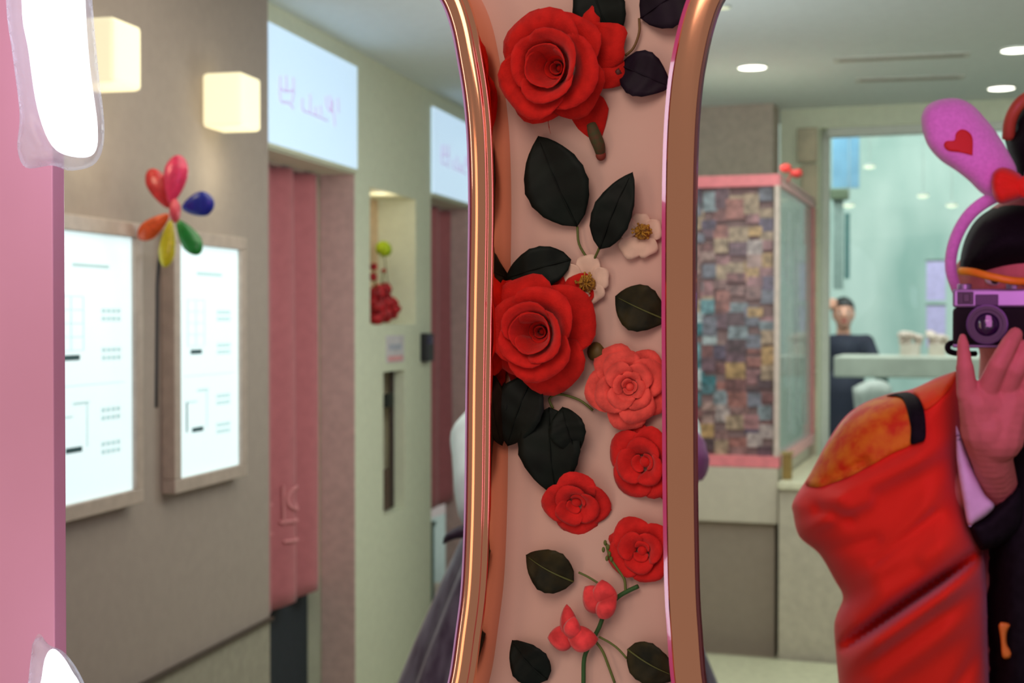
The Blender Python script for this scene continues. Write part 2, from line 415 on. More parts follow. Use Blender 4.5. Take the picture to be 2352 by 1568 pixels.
rprof = [(0, .034), (0, .041), (.0010, .0417), (.0050, .04195), (.0090, FO), (.0130, .04195), (.0172, .0417), (.0182, .0407), (.0182, -.002), (.0165, -.002), (.0165, .034)]
t = thing('mirror_frame', W(1565, 784), 'polished rose gold frame of the mirror showing the photographer', 'mirror frame')
smooth_frame(sweep(rpath, rprof, -1).build('frame', M_gold, t))
sweep(rpath, [(-.0018, .034), (-.0018, .0400), (0, .0400), (0, .034)], -1).build('edge_strip', mat('maroon_edge', (92, 34, 40), .3, coat=.4), t, label='dark maroon edge strip')
sweep(rpath, [(.0182, -.002), (.0182, .0405), (.0212, .0385), (.0212, -.002)], -1).build('edge_strip', mat('magenta_edge', (206, 48, 120), .15, coat=1), t, label='magenta edge strip')

# ================================================================== FLOWERS
M_red = mat('red_silk', (200, 30, 24), .75, var=.14, scale=120, sheen=.1, bump=.2, bscale=900)
M_red2 = mat('scarlet_silk', (208, 36, 34), .75, var=.14, scale=120, sheen=.12, bump=.2, bscale=900)
M_coral = mat('coral_silk', (232, 84, 76), .7, var=.2, scale=110, sheen=.15, bump=.2, bscale=900)
M_rosy = mat('rosy_silk', (232, 66, 70), .7, var=.3, scale=90, sheen=.2)
M_cream = mat('cream_silk', (226, 192, 174), .7, var=.08, scale=90, sheen=.2)
M_stam = mat('stamen', (196, 146, 40), .7, rgb2=(120, 74, 20), scale=400)
M_leafd = mat('leaf_dark', (9, 18, 14), .6, var=.35, scale=60)
M_leafo = mat('leaf_olive', (50, 44, 22), .6, rgb2=(24, 26, 16), scale=60)
M_leafp = mat('leaf_purple', (26, 14, 30), .6, var=.3, scale=60)
M_vein = mat('leaf_vein', (84, 90, 40), .6)
M_stem = mat('stem_green', (92, 104, 44), .6)
M_stemd = mat('stem_dark_green', (40, 84, 36), .6)
M_sep = mat('sepal', (92, 80, 44), .6)
PX = .994 / FPX                                   # metres per pixel on the panel

def petal(fr, phi, span, r0, r1, h0, h1, curl, tip, seed, ruf=.03, nu=10, nv=9, cx=0, cy=0):
    o, ax, ay, az = fr; vs = []; fs = []; rr = random.Random(seed); ph = rr.random() * 6
    for j in range(nv + 1):
        for i in range(nu + 1):
            u = i / nu * 2 - 1; v = j / nv
            vv = v * (1 - .20 * abs(u) ** 3 + tip * .8 * math.exp(-(u * 4) ** 2))
            w = (.45 + .55 * math.sin(min(1, v * 1.5) * PI / 2)) * (1 - .25 * max(0, v - .8) / .2 * .6)
            a = phi + u * span * w
            rad = r0 + (r1 - r0) * vv ** 1.15; h = h0 + (h1 - h0) * math.sin(min(vv, 1.1) * PI / 2 * .95)
            c = max(0, vv - .72) / .28; rad += curl * r1 * c * c; h -= curl * .55 * r1 * c * c * 1.3
            h += ruf * r1 * math.sin(4.5 * u + ph) * v * v; rad += ruf * .8 * r1 * math.sin(6 * u + ph * 2) * v * v
            vs.append(o + ax * (cx + rad * math.cos(a)) + ay * (cy + rad * math.sin(a)) + az * max(.0004, h))
    for j in range(nv):
        for i in range(nu): k = j * (nu + 1) + i; fs.append((k, k + 1, k + nu + 2, k + nu + 1))
    me = meshof(vs, fs, True)
    return me
def solid(o, th):
    m = o.modifiers.new('s', 'SOLIDIFY'); m.thickness = th; m.offset = 0; return o
def wframe(px, py, off=.001, tilt=(0, 0), spin=0):
    o = W(px, py, off); ax = T.copy(); ay = Z.copy(); az = -N
    rot = Matrix.Rotation(tilt[0], 3, ay) @ Matrix.Rotation(tilt[1], 3, ax) @ Matrix.Rotation(spin, 3, az)
    return o, rot @ ax, rot @ ay, rot @ az
def rose(px, py, Rp, m, label, layers, tilt=(0, 0), spin=0, off=.001, extra=(), sep=True, seed=1, name='rose', group=None, bud=.07):
    Rm = Rp * PX; t = thing(name, W(px, py, 0), label, 'flower', group)
    fr = wframe(px, py, off, tilt, spin); k = 0
    for li, (n, r1, h1, curl, tipv, span) in enumerate(layers):
        for i in range(n):
            k += 1; rr = random.Random(seed * 100 + k)
            phi = 2 * PI * i / n + li * 1.1 + rr.uniform(-.12, .12)
            me = petal(fr, phi, span, Rm * (.05 + .25 * r1), Rm * r1 * rr.uniform(.95, 1.05), .001, Rm * h1 * rr.uniform(.94, 1.06), curl * rr.uniform(.7, 1.3), tipv, seed * 31 + k, ruf=.02 + .02 * r1)
            solid(ob('petal', me, m, t), .0007)
    for (ang, r0, r1, h1, span, curl) in extra:
        k += 1
        me = petal(fr, ang, span, Rm * r0, Rm * r1, .001, Rm * h1, curl, .05, seed * 77 + k, ruf=.05)
        solid(ob('petal', me, m, t), .0007)
    ball(fr[0] + fr[3] * Rm * .05, Rm * bud, Rm * bud, Rm * (.10 + bud * .5), fr[1], fr[2], fr[3]).build('bud', m, t, smooth=True)
    return t, fr
def sepal(t, px, py, ang, L, w, off=.003, m=None):
    p0 = sz(px, py, off); d = Vector((math.cos(ang), math.sin(ang))); q = Vector((-d.y, d.x)); vs = []; fs = []
    for j in range(7):
        v = j / 6; ww = w * PX * math.sin(PI * (.12 + .88 * v) ** .9) if v < 1 else 0
        for i in (-1, 0, 1): vs.append(wp(p0 + d * L * PX * v + q * ww * i, off + .002 * (1 - abs(i)) + .003 * math.sin(PI * v)))
    for j in range(6):
        for i in (0, 1): k = j * 3 + i; fs.append((k, k + 1, k + 4, k + 3))
    solid(ob('sepal', meshof(vs, fs, True), m or M_sep, t), .0006)

BIG = [(2, .11, .30, 0, 0, 1.7), (3, .20, .34, 0, 0, 1.3), (3, .29, .40, -.04, 0, 1.3), (3, .42, .84, -.10, 0, 1.6), (3, .60, .96, .03, 0, 1.45), (3, .82, .80, .13, 0, 1.3)]
t, fr = rose(1292, 158, 134, M_red, 'large red silk rose nearest the top of the pink panel', BIG + [(4, .93, .40, .10, 0, .98)], tilt=(-.10, .10), spin=.5, seed=3,
     extra=[(-.10, .4, 1.12, .10, .52, .1), (-.62, .4, 1.02, .07, .42, .1), (-1.75, .4, 1.26, .06, .62, .1), (.5, .35, 1.02, .14, .36, .1)])
sepal(t, 1270, 240, math.radians(200), 42, 14); sepal(t, 1410, 165, math.radians(-15), 26, 12, m=mat('sepal_brown', (86, 26, 22), .6))
t, fr = rose(1250, 760, 124, M_red, 'large red silk rose pressed against the left gold frame', BIG + [(4, .98, .40, .12, 0, 1.0)], tilt=(.0, .05), spin=1.7, seed=8, off=.003,
     extra=[(.72, .4, 1.16, .14, .42, .1), (-.32, .4, 1.14, .06, .30, .1), (-.85, .4, 1.16, .06, .40, .1), (1.75, .4, 1.06, .16, .62, .1), (2.5, .4, 1.02, .10, .5, .1), (.15, .4, 1.05, .08, .3, .1)])
sepal(t, 1352, 800, math.radians(-20), 48, 22, off=.004, m=mat('sepal_olive', (96, 74, 30), .6))
COR = [(3, .18, .30, .1, 0, 1.1), (4, .34, .40, .2, 0, 1.0), (4, .52, .46, .2, 0, .95), (4, .72, .42, .18, 0, .95), (5, .92, .26, .14, 0, .8)]
t, fr = rose(1448, 888, 98, M_coral, 'ruffled coral pink rose beside the right gold frame', COR, tilt=(.15, -.05), spin=.2, seed=12, bud=.12)
SM = [(2, .30, .30, .1, 0, 1.3), (3, .62, .46, .12, 0, 1.25), (4, .92, .34, .14, 0, 1.05)]
rose(1326, 1148, 76, M_red2, 'rounded scarlet blossom at the tip of the big black-green leaf', SM, tilt=(.1, .35), spin=.9, seed=21, name='blossom', bud=.17,
     extra=[(-2.4, .3, .98, .12, .55, .1), (-1.2, .3, .9, .2, .55, .15)])
rose(1486, 1058, 84, M_red2, 'open scarlet blossom half behind the right frame, below the coral rose', SM, tilt=(-.2, .1), spin=.3, seed=25, name='blossom', bud=.17,
     extra=[(2.9, .3, 1.02, .08, .5, .1), (-1.2, .3, 1.12, .08, .45, .1), (1.6, .3, 1.0, .1, .5, .1)])
t4, _ = rose(1478, 1262, 74, M_red2, 'scarlet blossom at the end of the branching green stem', SM, tilt=(-.05, .05), spin=1.4, seed=29, name='blossom', bud=.17,
     extra=[(-1.6, .3, 1.12, .08, .6, .1), (1.4, .3, .98, .1, .6, .1)])
# cream blossoms
def cream(px, py, Rp, label, cpx, cpy, angs, seed):
    Rm = Rp * PX; t = thing('cream_blossom', W(px, py, 0), label, 'flower'); fr = wframe(px, py, .002)
    for k, (a, s) in enumerate(angs):
        me = petal(fr, a, .80, Rm * .15, Rm * s, .001, Rm * .22, .06, 0, seed + k, ruf=.05); solid(ob('petal', me, M_cream, t), .0005)
    c = W(cpx, cpy, .009); rr = random.Random(seed)
    ball(c + N * .002, Rm * .34, Rm * .34, Rm * .12, T, Z, -N, wob=.3).build('flower_center', M_stam, t, smooth=True)
    mb = MB()
    for k in range(26):
        a = rr.random() * 6.28; r = Rm * rr.uniform(.1, .46); q = c + T * math.cos(a) * r + Z * math.sin(a) * r - N * Rm * .05
        b = tube([c, (c + q) / 2 - N * .002, q], .00035, 5, 2); mb.add(b.v, b.f); b = ball(q, .0009, .0009, .0009, seg=6, rings=4); mb.add(b.v, b.f)
    tag(mb.build('stamens', M_stam, t, smooth=True), kind='stuff')
    return t
cream(1472, 538, 52, 'cream blossom with a golden centre close to the right frame', 1474, 532, [(.3, .95), (1.5, .85), (2.7, .9), (4.1, 1.1), (5.2, 1.0)], 40)
cream(1350, 645, 54, 'cream blossom with a dark centre between the leaf pair and the left rose', 1346, 650, [(.2, .95), (1.45, 1.05), (2.9, 1.1), (4.2, .7), (5.3, .95)], 50)

# leaves: (base, tip, full width) in the photograph's pixels on the panel
def leaf_mesh(base, tip, wpx, off=.004, fold=.25, bend=.006, wide=.42, seed=0):
    b = sz(*base, off); e = sz(*tip, off); d = e - b; L = d.length; d.normalize(); q = Vector((-d.y, d.x)); vs = []; fs = []; nu, nv = 8, 14
    for j in range(nv + 1):
        v = j / nv
        w = (math.sin(PI * v ** (math.log(.5) / math.log(wide))) ** .8) if 0 < v < 1 else 0
        w *= wpx * PX / 2 * (1 + .02 * math.sin(v * 40 + seed))
        for i in range(nu + 1):
            u = i / nu * 2 - 1
            h = off + bend * math.sin(PI * v) + fold * abs(u) * w * .5 + .0006 * math.sin(v * 22 + abs(u) * 3)
            vs.append(wp(b + d * L * v + q * w * u, h))
    for j in range(nv):
        for i in range(nu): k = j * (nu + 1) + i; fs.append((k, k + 1, k + nu + 2, k + nu + 1))
    return meshof(vs, fs, True)
def leaf(base, tip, w, m, label=None, parent=None, vein=True, name='leaf', **kw):
    o = solid(ob(name, leaf_mesh(base, tip, w, **kw), m, parent), .0006)
    off = kw.get('off', .004); bend = kw.get('bend', .006)
    if label: tag(o, label, 'leaf')
    if vein:
        pts = []
        for k in range(7):
            v = k / 6 * .92; p = sz(base[0] + (tip[0] - base[0]) * v, base[1] + (tip[1] - base[1]) * v, off); pts.append(wp(p, off + bend * math.sin(PI * v) + .0009))
        c = tube(pts, lambda s: .0007 * (1 - .7 * s), 6, 2).build('midrib', M_vein if m is M_leafo else m, o, smooth=True)
        if m is M_leafo: c['label'] = 'yellow-green midrib'
    return o
NL = dict(name='rose_leaf')
leaf((1408, 95), (1345, -75), 120, M_leafd, 'black leaf rising from behind the topmost red rose', off=.003, wide=.4, **NL)
leaf((1472, 42), (1610, -40), 130, M_leafp, 'purple-black leaf cut by the top corner of the right frame', wide=.45, **NL)
leaf((1424, 150), (1540, 200), 105, M_leafp, 'purple-black leaf pointing from the topmost rose to the right frame', off=.003, wide=.45, **NL)
sp = thing('leaf_sprig', W(1345, 597, .004), 'pair of black-green leaves on thin stems above the cream blossom', 'leaf sprig')
leaf((1326, 520), (1236, 312), 150, M_leafd, parent=sp, wide=.45, off=.005)
leaf((1378, 572), (1453, 395), 92, M_leafd, parent=sp, wide=.42, off=.011)
tube([W(1326, 520, .005), W(1330, 560, .006), W(1350, 595, .004)], .0009, 6).build('stem', M_stem, sp, smooth=True)
tube([W(1378, 566, .011), W(1372, 580, .008), W(1364, 596, .004)], .0009, 6).build('stem', M_stem, sp, smooth=True)
leaf((1312, 596), (1160, 640), 96, M_leafd, 'dark rounded leaf showing above the rose on the left frame', off=.006, wide=.42, **NL)
leaf((1532, 735), (1413, 680), 108, M_leafo, 'olive brown leaf under the cream blossoms by the right frame', off=.003, wide=.5, **NL)
leaf((1225, 860), (1166, 1024), 120, M_leafd, 'black leaf hanging below the rose on the left frame', off=.008, wide=.45, **NL)
leaf((1150, 865), (1138, 1000), 60, M_leafd, 'small black leaf squeezed against the left frame', off=.008, wide=.45, **NL)
leaf((1262, 935), (1278, 1140), 150, M_leafd, 'big black-green leaf pointing down to the rounded scarlet blossom', off=.006, wide=.42, **NL)
leaf((1326, 1040), (1292, 934), 88, M_leafd, 'short black leaf with its tip up, overlapping the big black-green leaf', off=.009, wide=.5, **NL)
tube([W(1270, 938, .004), W(1262, 915, .004), W(1285, 905, .003), W(1330, 918, .003), W(1362, 942, .003)], .0009, 6).build('flower_stem', M_stem, smooth=True)
tag(bpy.data.objects['flower_stem'], 'thin olive stem running from the black leaves towards the coral rose', 'stem')
tube([W(1468, 42, .004), W(1468, 75, .004), W(1455, 110, .004), W(1436, 128, .003)], .0009, 6).build('flower_stem', mat('stem_brown', (116, 84, 44), .6), smooth=True)
tag(bpy.data.objects['flower_stem.001'], 'thin brown stem joining the two purple-black leaves', 'stem')
tw = thing('rosebud_stalk', W(1372, 325, 0), 'short brown fuzzy stalk under the topmost rose', 'stem')
tube([W(1358, 285, .006), W(1366, 310, .007), W(1376, 335, .006), W(1380, 358, .003)], lambda s: .0022 + .0025 * math.sin(PI * (.15 + s * .75)), 10).build('stem', mat('stalk_brown', (84, 50, 28), .8, rgb2=(60, 62, 30), scale=300), tw, smooth=True)
ball(W(1380, 356, .004), .0036, .003, .004).build('tip', mat('stalk_tip', (120, 44, 30), .7), tw, smooth=True)
def dull(*ms):
    for m_ in ms: m_.node_tree.nodes['Principled BSDF'].inputs['Specular IOR Level'].default_value = .12
for m_ in (M_leafd, M_leafo, M_leafp): m_.node_tree.nodes['Principled BSDF'].inputs['Specular IOR Level'].default_value = .18
# the long flowering sprig at the bottom
fs_ = thing('flowering_sprig', W(1350, 1568, 0), 'long green flowering sprig with small coral blossoms and three leaves', 'flower sprig')
def stem(pts, r, m=M_stemd): tube([W(x, y, .006) for x, y in pts], r, 7).build('stem', m, fs_, smooth=True)
stem([(1338, 1760), (1337, 1640), (1340, 1568), (1342, 1510), (1358, 1475), (1376, 1440), (1392, 1400), (1418, 1372), (1440, 1358), (1466, 1346)], .0016)
stem([(1437, 1360), (1434, 1330), (1418, 1305), (1402, 1280), (1392, 1248)], .0010, M_stem)
stem([(1329, 1314), (1350, 1324), (1376, 1340), (1400, 1356)], .0008, M_stem)
stem([(1412, 1568), (1398, 1530), (1384, 1495), (1366, 1470)], .0010, M_stem)
stem([(1440, 1512), (1420, 1490), (1400, 1475), (1376, 1462)], .0008, M_stem)
stem([(1304, 1470), (1330, 1474), (1356, 1478)], .0008, M_stem)
leaf((1318, 1335), (1208, 1274), 102, M_leafo, parent=fs_, off=.006, wide=.42)
leaf((1258, 1560), (1176, 1470), 96, M_leafd, parent=fs_, off=.004, wide=.40)
leaf((1442, 1490), (1562, 1556), 92, M_leafo, parent=fs_, off=.006, wide=.40)
mb = MB()
for (x, y) in ((1390, 1246), (1397, 1256), (1386, 1262), (1400, 1272), (1394, 1282), (1404, 1284)):
    b = ball(W(x, y, .007), .0012, .0012, .0020, seg=8, rings=6); mb.add(b.v, b.f)
mb.build('tip_buds', M_stem, fs_, smooth=True, label='tiny green buds at the stem tip')
def smallbloom(px, py, specs, seed):
    b = thing('blossom', W(px, py, .004), None, None); b.parent = fs_; b.matrix_parent_inverse = Matrix.Translation(-Vector(fs_.location))
    for k, (x, y, ang, L, w) in enumerate(specs):
        p0 = sz(x, y, .008); d = Vector((math.cos(ang), math.sin(ang))); q = Vector((-d.y, d.x)); vs = []; fs = []
        for j in range(11):
            v = j / 10; ww = (math.sin(PI * v ** .8) ** .7 if 0 < v < 1 else 0.02) * w * PX / 2
            for i in range(7):
                u = i / 3 - 1; vs.append(wp(p0 + d * L * PX * v + q * ww * u, .008 + .005 * k * .5 + .006 * math.sin(PI * v) * (1 - .8 * u * u)))
        for j in range(10):
            for i in range(6): kk = j * 7 + i; fs.append((kk, kk + 1, kk + 8, kk + 7))
        me = meshof(vs, fs, True); o = bpy.data.objects.new('petal', me); COL.objects.link(o); me.materials.append(M_rosy)
        o.parent = b; o.matrix_parent_inverse = Matrix.Translation(-Vector(b.location)); solid(o, .0007)
smallbloom(1388, 1375, [(1392, 1400, 2.35, 70, 66), (1396, 1394, 1.75, 64, 60), (1380, 1415, .95, 66, 42)], 1)
smallbloom(1315, 1445, [(1318, 1465, 3.2, 62, 58), (1316, 1470, 1.72, 84, 42), (1310, 1462, .05, 70, 60), (1318, 1460, 1.4, 50, 40)], 2)

# ================================================================== FOREGROUND GLARE (left), added as glowing shapes
M_glow = mat('white_glare', (236, 246, 255), .3, emit=6.0, var=0, ecol=(235, 243, 255))
def film(name, parent, outline, D, m, seed):
    pf = Puff(outline, D, .004, 30, [(*[c + random.Random(seed + k).uniform(-40, 40) for c in (outline[k % len(outline)] + outline[(k + 3) % len(outline)])], 9, .006) for k in range(8)])
    return ob(name, puff_mesh(pf, 12), m, parent)
M_film = mat('clear_film', (226, 232, 246), .12, trans=0, alpha=.35, var=.02)
t = thing('glare_shape', P(120, 100, .98), 'added glowing shape for the white glare, in crinkled clear film at the top of the pink edge', 'lamp')
ob('glare_core', puff_mesh(Puff([(70, -260), (190, -260), (196, 0), (206, 150), (224, 290), (216, 352), (170, 360), (120, 335), (86, 250), (66, 120), (50, 0)], .99, .018, 60), 14), M_glow, t)  # glowing core put in for the white glare
film('glare_film', t, [(20, -240), (198, -240), (212, 0), (226, 160), (240, 300), (222, 372), (165, 392), (120, 380), (60, 385), (40, 340), (45, 260), (28, 120), (14, 0)], .96, M_film, 3)
t = thing('glare_shape', P(120, 1540, .98), 'added glowing shape for the white glare rising at the bottom of the pink edge', 'lamp')
ob('glare_core', puff_mesh(Puff([(95, 1560), (104, 1510), (120, 1490), (140, 1502), (165, 1540), (190, 1600), (200, 1800), (70, 1800), (80, 1640)], .99, .014, 40), 12), M_glow, t)  # second added glow, for the glare at the bottom
film('glare_film', t, [(74, 1480), (90, 1455), (112, 1480), (150, 1500), (190, 1560), (214, 1640), (220, 1790), (50, 1790), (62, 1600)], .965, M_film, 9)

# ================================================================== LEFT WALL THINGS
M_lb = mat('lightbox_face', (222, 242, 246), .4, emit=.70, var=0, ecol=(214, 238, 242))
M_alu = mat('lightbox_frame', (186, 172, 160), .4, metal=.1)
M_pr = mat('print_grey', (176, 204, 206), .6, emit=.50, var=0, ecol=(190, 216, 218)); M_pk = mat('print_black', (52, 92, 98), .6, var=0)
def lightbox(u0, u1, label, kind):
    t = thing('lightbox', Lp((u0 + u1) / 2, 1.39, .03), label, 'light box', 'photo booth light boxes')
    z0, z1 = 1.074, 1.707; b = .038
    lbox(u0, u1, z0, z1, .031, .060).build('display_panel', M_lb, t)
    for a in ((u0 - b, u1 + b, z1, z1 + b), (u0 - b, u1 + b, z0 - b, z0), (u0 - b, u0, z0, z1), (u1, u1 + b, z0, z1)):
        lbox(*a, .031, .072).build('frame', M_alu, t, bevel=.003)
    w = u1 - u0; mg = MB(); mk_ = MB()
    def pr(mbx, fu0, fu1, fz0, fz1):
        x = lbox(u0 + fu0 * w, u0 + fu1 * w, z0 + fz0 * (z1 - z0), z0 + fz1 * (z1 - z0), .0602, .0607); mbx.add(x.v, x.f)
    # upper drawing: strip of four pictures; lower drawing: tilted card
    for k in range(5): pr(mg, .15, .42, .56 + k * .05, .563 + k * .05)
    for x_ in (.15, .28, .415): pr(mg, x_, x_ + .012, .56, .763)
    pr(mk_, .2, .38, .525, .545)
    for zc in (.70, .67, .55, .52): 
        for q in range(4): pr(mg, .63 + q * .06, .675 + q * .06, zc, zc + .018)
    for zc in (.32, .29, .19, .16):
        for q in range(4): pr(mg, .62 + q * .06, .665 + q * .06, zc, zc + .018)
    pr(mg, .1, .9, .43, .433); pr(mg, .3, .72, .87, .885)
    pr(mk_, .13, .15, .19, .32); pr(mk_, .22, .40, .185, .205)
    pr(mg, .15, .3, .315, .322); pr(mg, .3, .48, .36, .37); pr(mg, .45, .465, .2, .36)
    tag(mg.build('print', M_pr, t, label='pale grey lettering and drawings'), kind='stuff'); tag(mk_.build('print', M_pk, t, label='dark strokes of the drawings'), kind='stuff')
lightbox(Lu(100, .06), Lu(303, .06), 'glowing white price board beside the pink edge, partly hidden', 0)
lightbox(Lu(407, .06), Lu(547, .06), 'glowing white price board between pinwheel and booth curtain', 1)

M_cube = mat('paper_lamp', (250, 240, 196), .6, emit=.78, var=.0, ecol=(246, 238, 200))
for lab, pc, z in (('glowing cream cube lamp nearest the white glare', 265, (2.05, 2.205)), ('glowing cream cube lamp touching the lit booth sign', 558, (2.045, 2.198))):
    u = Lu(pc, .158); t = thing('cube_lamp', Lp(u + .07, z[0], .03), lab, 'wall lamp', 'cube wall lamps')
    lbox(u, u + .135, z[0], z[1], .034, .158).build('lamp_shade', M_cube, t, bevel=.012)
    lbox(u + .04, u + .10, z[0] + .04, z[1] - .04, .03, .036).build('base', M_alu, t)
    l = bpy.data.lights.new('cube_lamp_light', 'POINT'); l.energy = .55; l.color = (1, .9, .62); l.shadow_soft_size = .05
    lo = bpy.data.objects.new('cube_lamp_light', l); COL.objects.link(lo); lo.location = Lp(u + .06, z[0] - .12, .15)

# illuminated booth signs with mirrored hand lettering
M_sign = mat('sign_face', (196, 222, 246), .4, emit=.72, var=0, ecol=(192, 218, 240)); M_sp = mat('sign_print', (200, 186, 216), .5, emit=.52, var=0, ecol=(196, 180, 214))
strokes = [[(380, 210), (385, 700), (540, 740), (640, 860)], [(495, 200), (505, 520)], [(640, 240), (640, 560), (610, 740)], [(400, 470), (500, 520), (640, 500)],
           [(820, 660), (825, 880), (1000, 960), (1320, 1105)], [(975, 580), (975, 920)], [(1080, 820), (1090, 990)], [(1180, 800), (1200, 1000)],
           [(1290, 620), (1310, 800), (1400, 930), (1430, 700)], [(1370, 600), (1400, 950)], [(1440, 900), (1470, 1220)], [(1530, 650), (1540, 960)]]
def sign(u0, u1, label, shift):
    t = thing('booth_sign', Lp((u0 + u1) / 2, 2.26, 0), label, 'sign', 'lit photo booth signs')
    z0, z1 = 2.068, 2.452
    lbox(u0, u1, z0, z1, .001, .012).build('display_panel', M_sign, t)
    for a in ((u0, u1, z1, z1 + .012), (u0, u1, z0 - .012, z0), (u1, u1 + .008, z0 - .012, z1 + .012)): lbox(*a, .001, .014).build('frame', M_pillar, t)
    mb = MB()
    for st in strokes:
        pts = []
        for zx, zy in st:
            p = Lw(600 + zx / 8.71, 150 + zy / 8.71, .013); pts.append(p + UL * shift)
        b = tube(pts, .0042, 6, 3); mb.add([v for v in b.v], b.f)
    mb.build('lettering', M_sp, t, label='faint pink mirrored lettering')
sign(u_o0 + .004, u_o1 - .004, 'lit pale blue sign above the nearer booth curtain', 0)
sign(u_p1 + .004, u_q1 - .02, 'lit pale blue sign above the farther booth curtain, cut by the frame', u_p1 - u_o0)

# curtains
M_cur = mat('curtain_pink', (184, 112, 118), .8, var=.05, sheen=.3); M_cl = mat('curtain_print', (212, 142, 146), .8)
def curtain(u0, u1, z0, z1, o, label, fold, amp, phase=0, text=False):
    t = thing('booth_curtain', Lp((u0 + u1) / 2, z0, o), label, 'curtain', 'pink photo booth curtains')
    def wv(u, z): return o + amp * math.sin((u - u0) / fold * 2 * PI + phase + .25 * math.sin(z * 3)) + amp * .25 * math.sin((u - u0) / fold * 5.3 + z)
    nu, nz = 90, 30; vs = []; fs = []
    for j in range(nz + 1):
        for i in range(nu + 1):
            u = u0 + (u1 - u0) * i / nu; z = z0 + (z1 - z0) * j / nz
            if j == 0: z += .012 * math.sin((u - u0) / fold * 2 * PI + phase)
            vs.append(Lp(u, z, wv(u, z)))
    for j in range(nz):
        for i in range(nu): k = j * (nu + 1) + i; fs.append((k, k + 1, k + nu + 2, k + nu + 1))
    solid(ob('fabric', meshof(vs, fs, True), M_cur, t), .003)
    tube([Lp(u0, z1 + .01, o), Lp(u1, z1 + .01, o)], .008, 8, 0).build('rod', M_alu, t)
    if text:
        mb = MB()
        def st(pts):
            q = []
            P2 = smooth_path([Vector(p) for p in pts], 6)
            for p in P2: q.append(Lp(p.x, p.y, wv(p.x, p.y) + .006))
            b = tube(q, .006, 6, 0); mb.add(b.v, b.f)
        uu = u0 + .62 * (u1 - u0); zz = z0 + .33
        st([(uu + .04 * math.cos(a), zz + .05 + .04 * math.sin(a)) for a in [k * PI / 4 for k in range(9)]])
        st([(uu - .05, zz + .1), (uu - .05, zz - .04)]); st([(uu - .06, zz - .03), (uu + .06, zz - .03)]); st([(uu - .05, zz - .1), (uu + .05, zz - .1)])
        uu -= .17; st([(uu - .03, zz + .05), (uu + .05, zz + .05)]); st([(uu, zz + .05), (uu, zz - .05)]); st([(uu - .04, zz - .05), (uu + .05, zz - .05)])
        mb.build('lettering', M_cl, t, label='faint pale lettering printed on the curtain')
uR0 = Lu(560, -RD); uR1 = Lu(745, -RD)
curtain(u_o0 - .02, uR1, .485, 2.04, -RD - .02, 'dusty pink pleated curtain of the nearer booth, beside the price board', .21, .034, 3.4, True)
uS1 = Lu(1046, -.08)
curtain(u_p1, uS1, .60, 2.04, -RD, 'dusty pink curtain of the farther booth, beside the gold frame', .25, .03, 2.8)
struct('wall_jamb.001', fbox(CAM + VL * DL, UL, Z, VL, uS1 + .01, uS1 + .06, -1.5, .55, .02, .135), M_jamb)

# niche: red flowers and green pompom, notice, keypad, slot with a hanging cord
M_rf = mat('niche_red', (196, 22, 34), .6, rgb2=(120, 8, 20), scale=60)
tb = thing('red_bouquet', Lp(Lu(885), nz0, -.06), 'bunch of dark red artificial flowers standing in the wall niche', 'flowers')
rr = random.Random(4)
def puffball(c, r, parent, m, name='blossom'):
    mb = MB()
    for k in range(9):
        d = Vector((rr.uniform(-1, 1), rr.uniform(-1, 1), rr.uniform(-1, 1))).normalized()
        b = ball(c + d * r * .5, r * .6, r * .6, r * .35, *[v for v in (d.orthogonal().normalized(), d.cross(d.orthogonal()).normalized(), d)], seg=10, rings=6, wob=.4); mb.add(b.v, b.f)
    return mb.build(name, m, parent, smooth=True)
for (x, y, r) in ((866, 672, .042), (884, 664, .034), (864, 700, .050), (888, 690, .048), (906, 704, .036), (864, 726, .044), (884, 722, .040), (904, 722, .022), (857, 636, .020)):
    puffball(Lw(x, y, -.06), r, tb, M_rf)
tube([Lw(862, 745, -.06), Lw(866, 690, -.06), Lw(858, 610, -.06)], .003, 6).build('stem', M_stem, tb)
tube([Lw(862, 745, -.06), Lw(872, 690, -.06), Lw(880, 625, -.06)], .003, 6).build('stem', M_stem, tb)
puffball(Lw(858, 612, -.06), .018, tb, M_rf); puffball(Lw(881, 622, -.06), .011, tb, M_rf)
tp = thing('green_pompom_pick', Lp(Lu(881), nz0, -.07), 'lime green round pompom above the red flowers in the niche', 'ornament')
puffball(Lw(881, 572, -.10), .040, tp, mat('lime', (164, 190, 20), .7), 'pompom')
tube([Lw(900, 742, -.12), Lw(890, 650, -.12), Lw(882, 580, -.11)], .002, 6).build('stem', M_stem, tp)
nl = bpy.data.lights.new('niche_light', 'POINT'); nl.energy = .5; nl.color = (1, .86, .62); nl.shadow_soft_size = .03
no_ = bpy.data.objects.new('niche_light', nl); COL.objects.link(no_); no_.location = Lp((n0 + n1) / 2, nz1 - .06, -.06)
tn = thing('notice', Lp(Lu(905), 1.40, 0), 'small white notice with a pink strip under the wall niche', 'notice')
lbox(Lu(886), Lu(926), Lw(905, 832).z, Lw(905, 770).z, 0, .004).build('sheet', mat('paper', (206, 202, 206), .7), tn)
lbox(Lu(889), Lu(923), Lw(905, 829).z, Lw(905, 817).z, .0041, .005).build('print', mat('notice_pink', (222, 160, 164), .7), tn, label='pink strip')
lbox(Lu(892), Lu(920), Lw(905, 803).z, Lw(905, 790).z, .0041, .005).build('print', mat('notice_grey', (170, 176, 190), .7), tn, label='pale grey lines')
tk = thing('keypad', Lp(Lu(972), 1.45, 0), 'small black box mounted on the pale pillar beside the farther curtain', 'keypad')
lbox(Lu(965), Lu(982), Lw(972, 830).z, Lw(972, 765).z, 0, .03).build('body', mat('black_plastic', (24, 24, 34), .4), tk, bevel=.004)
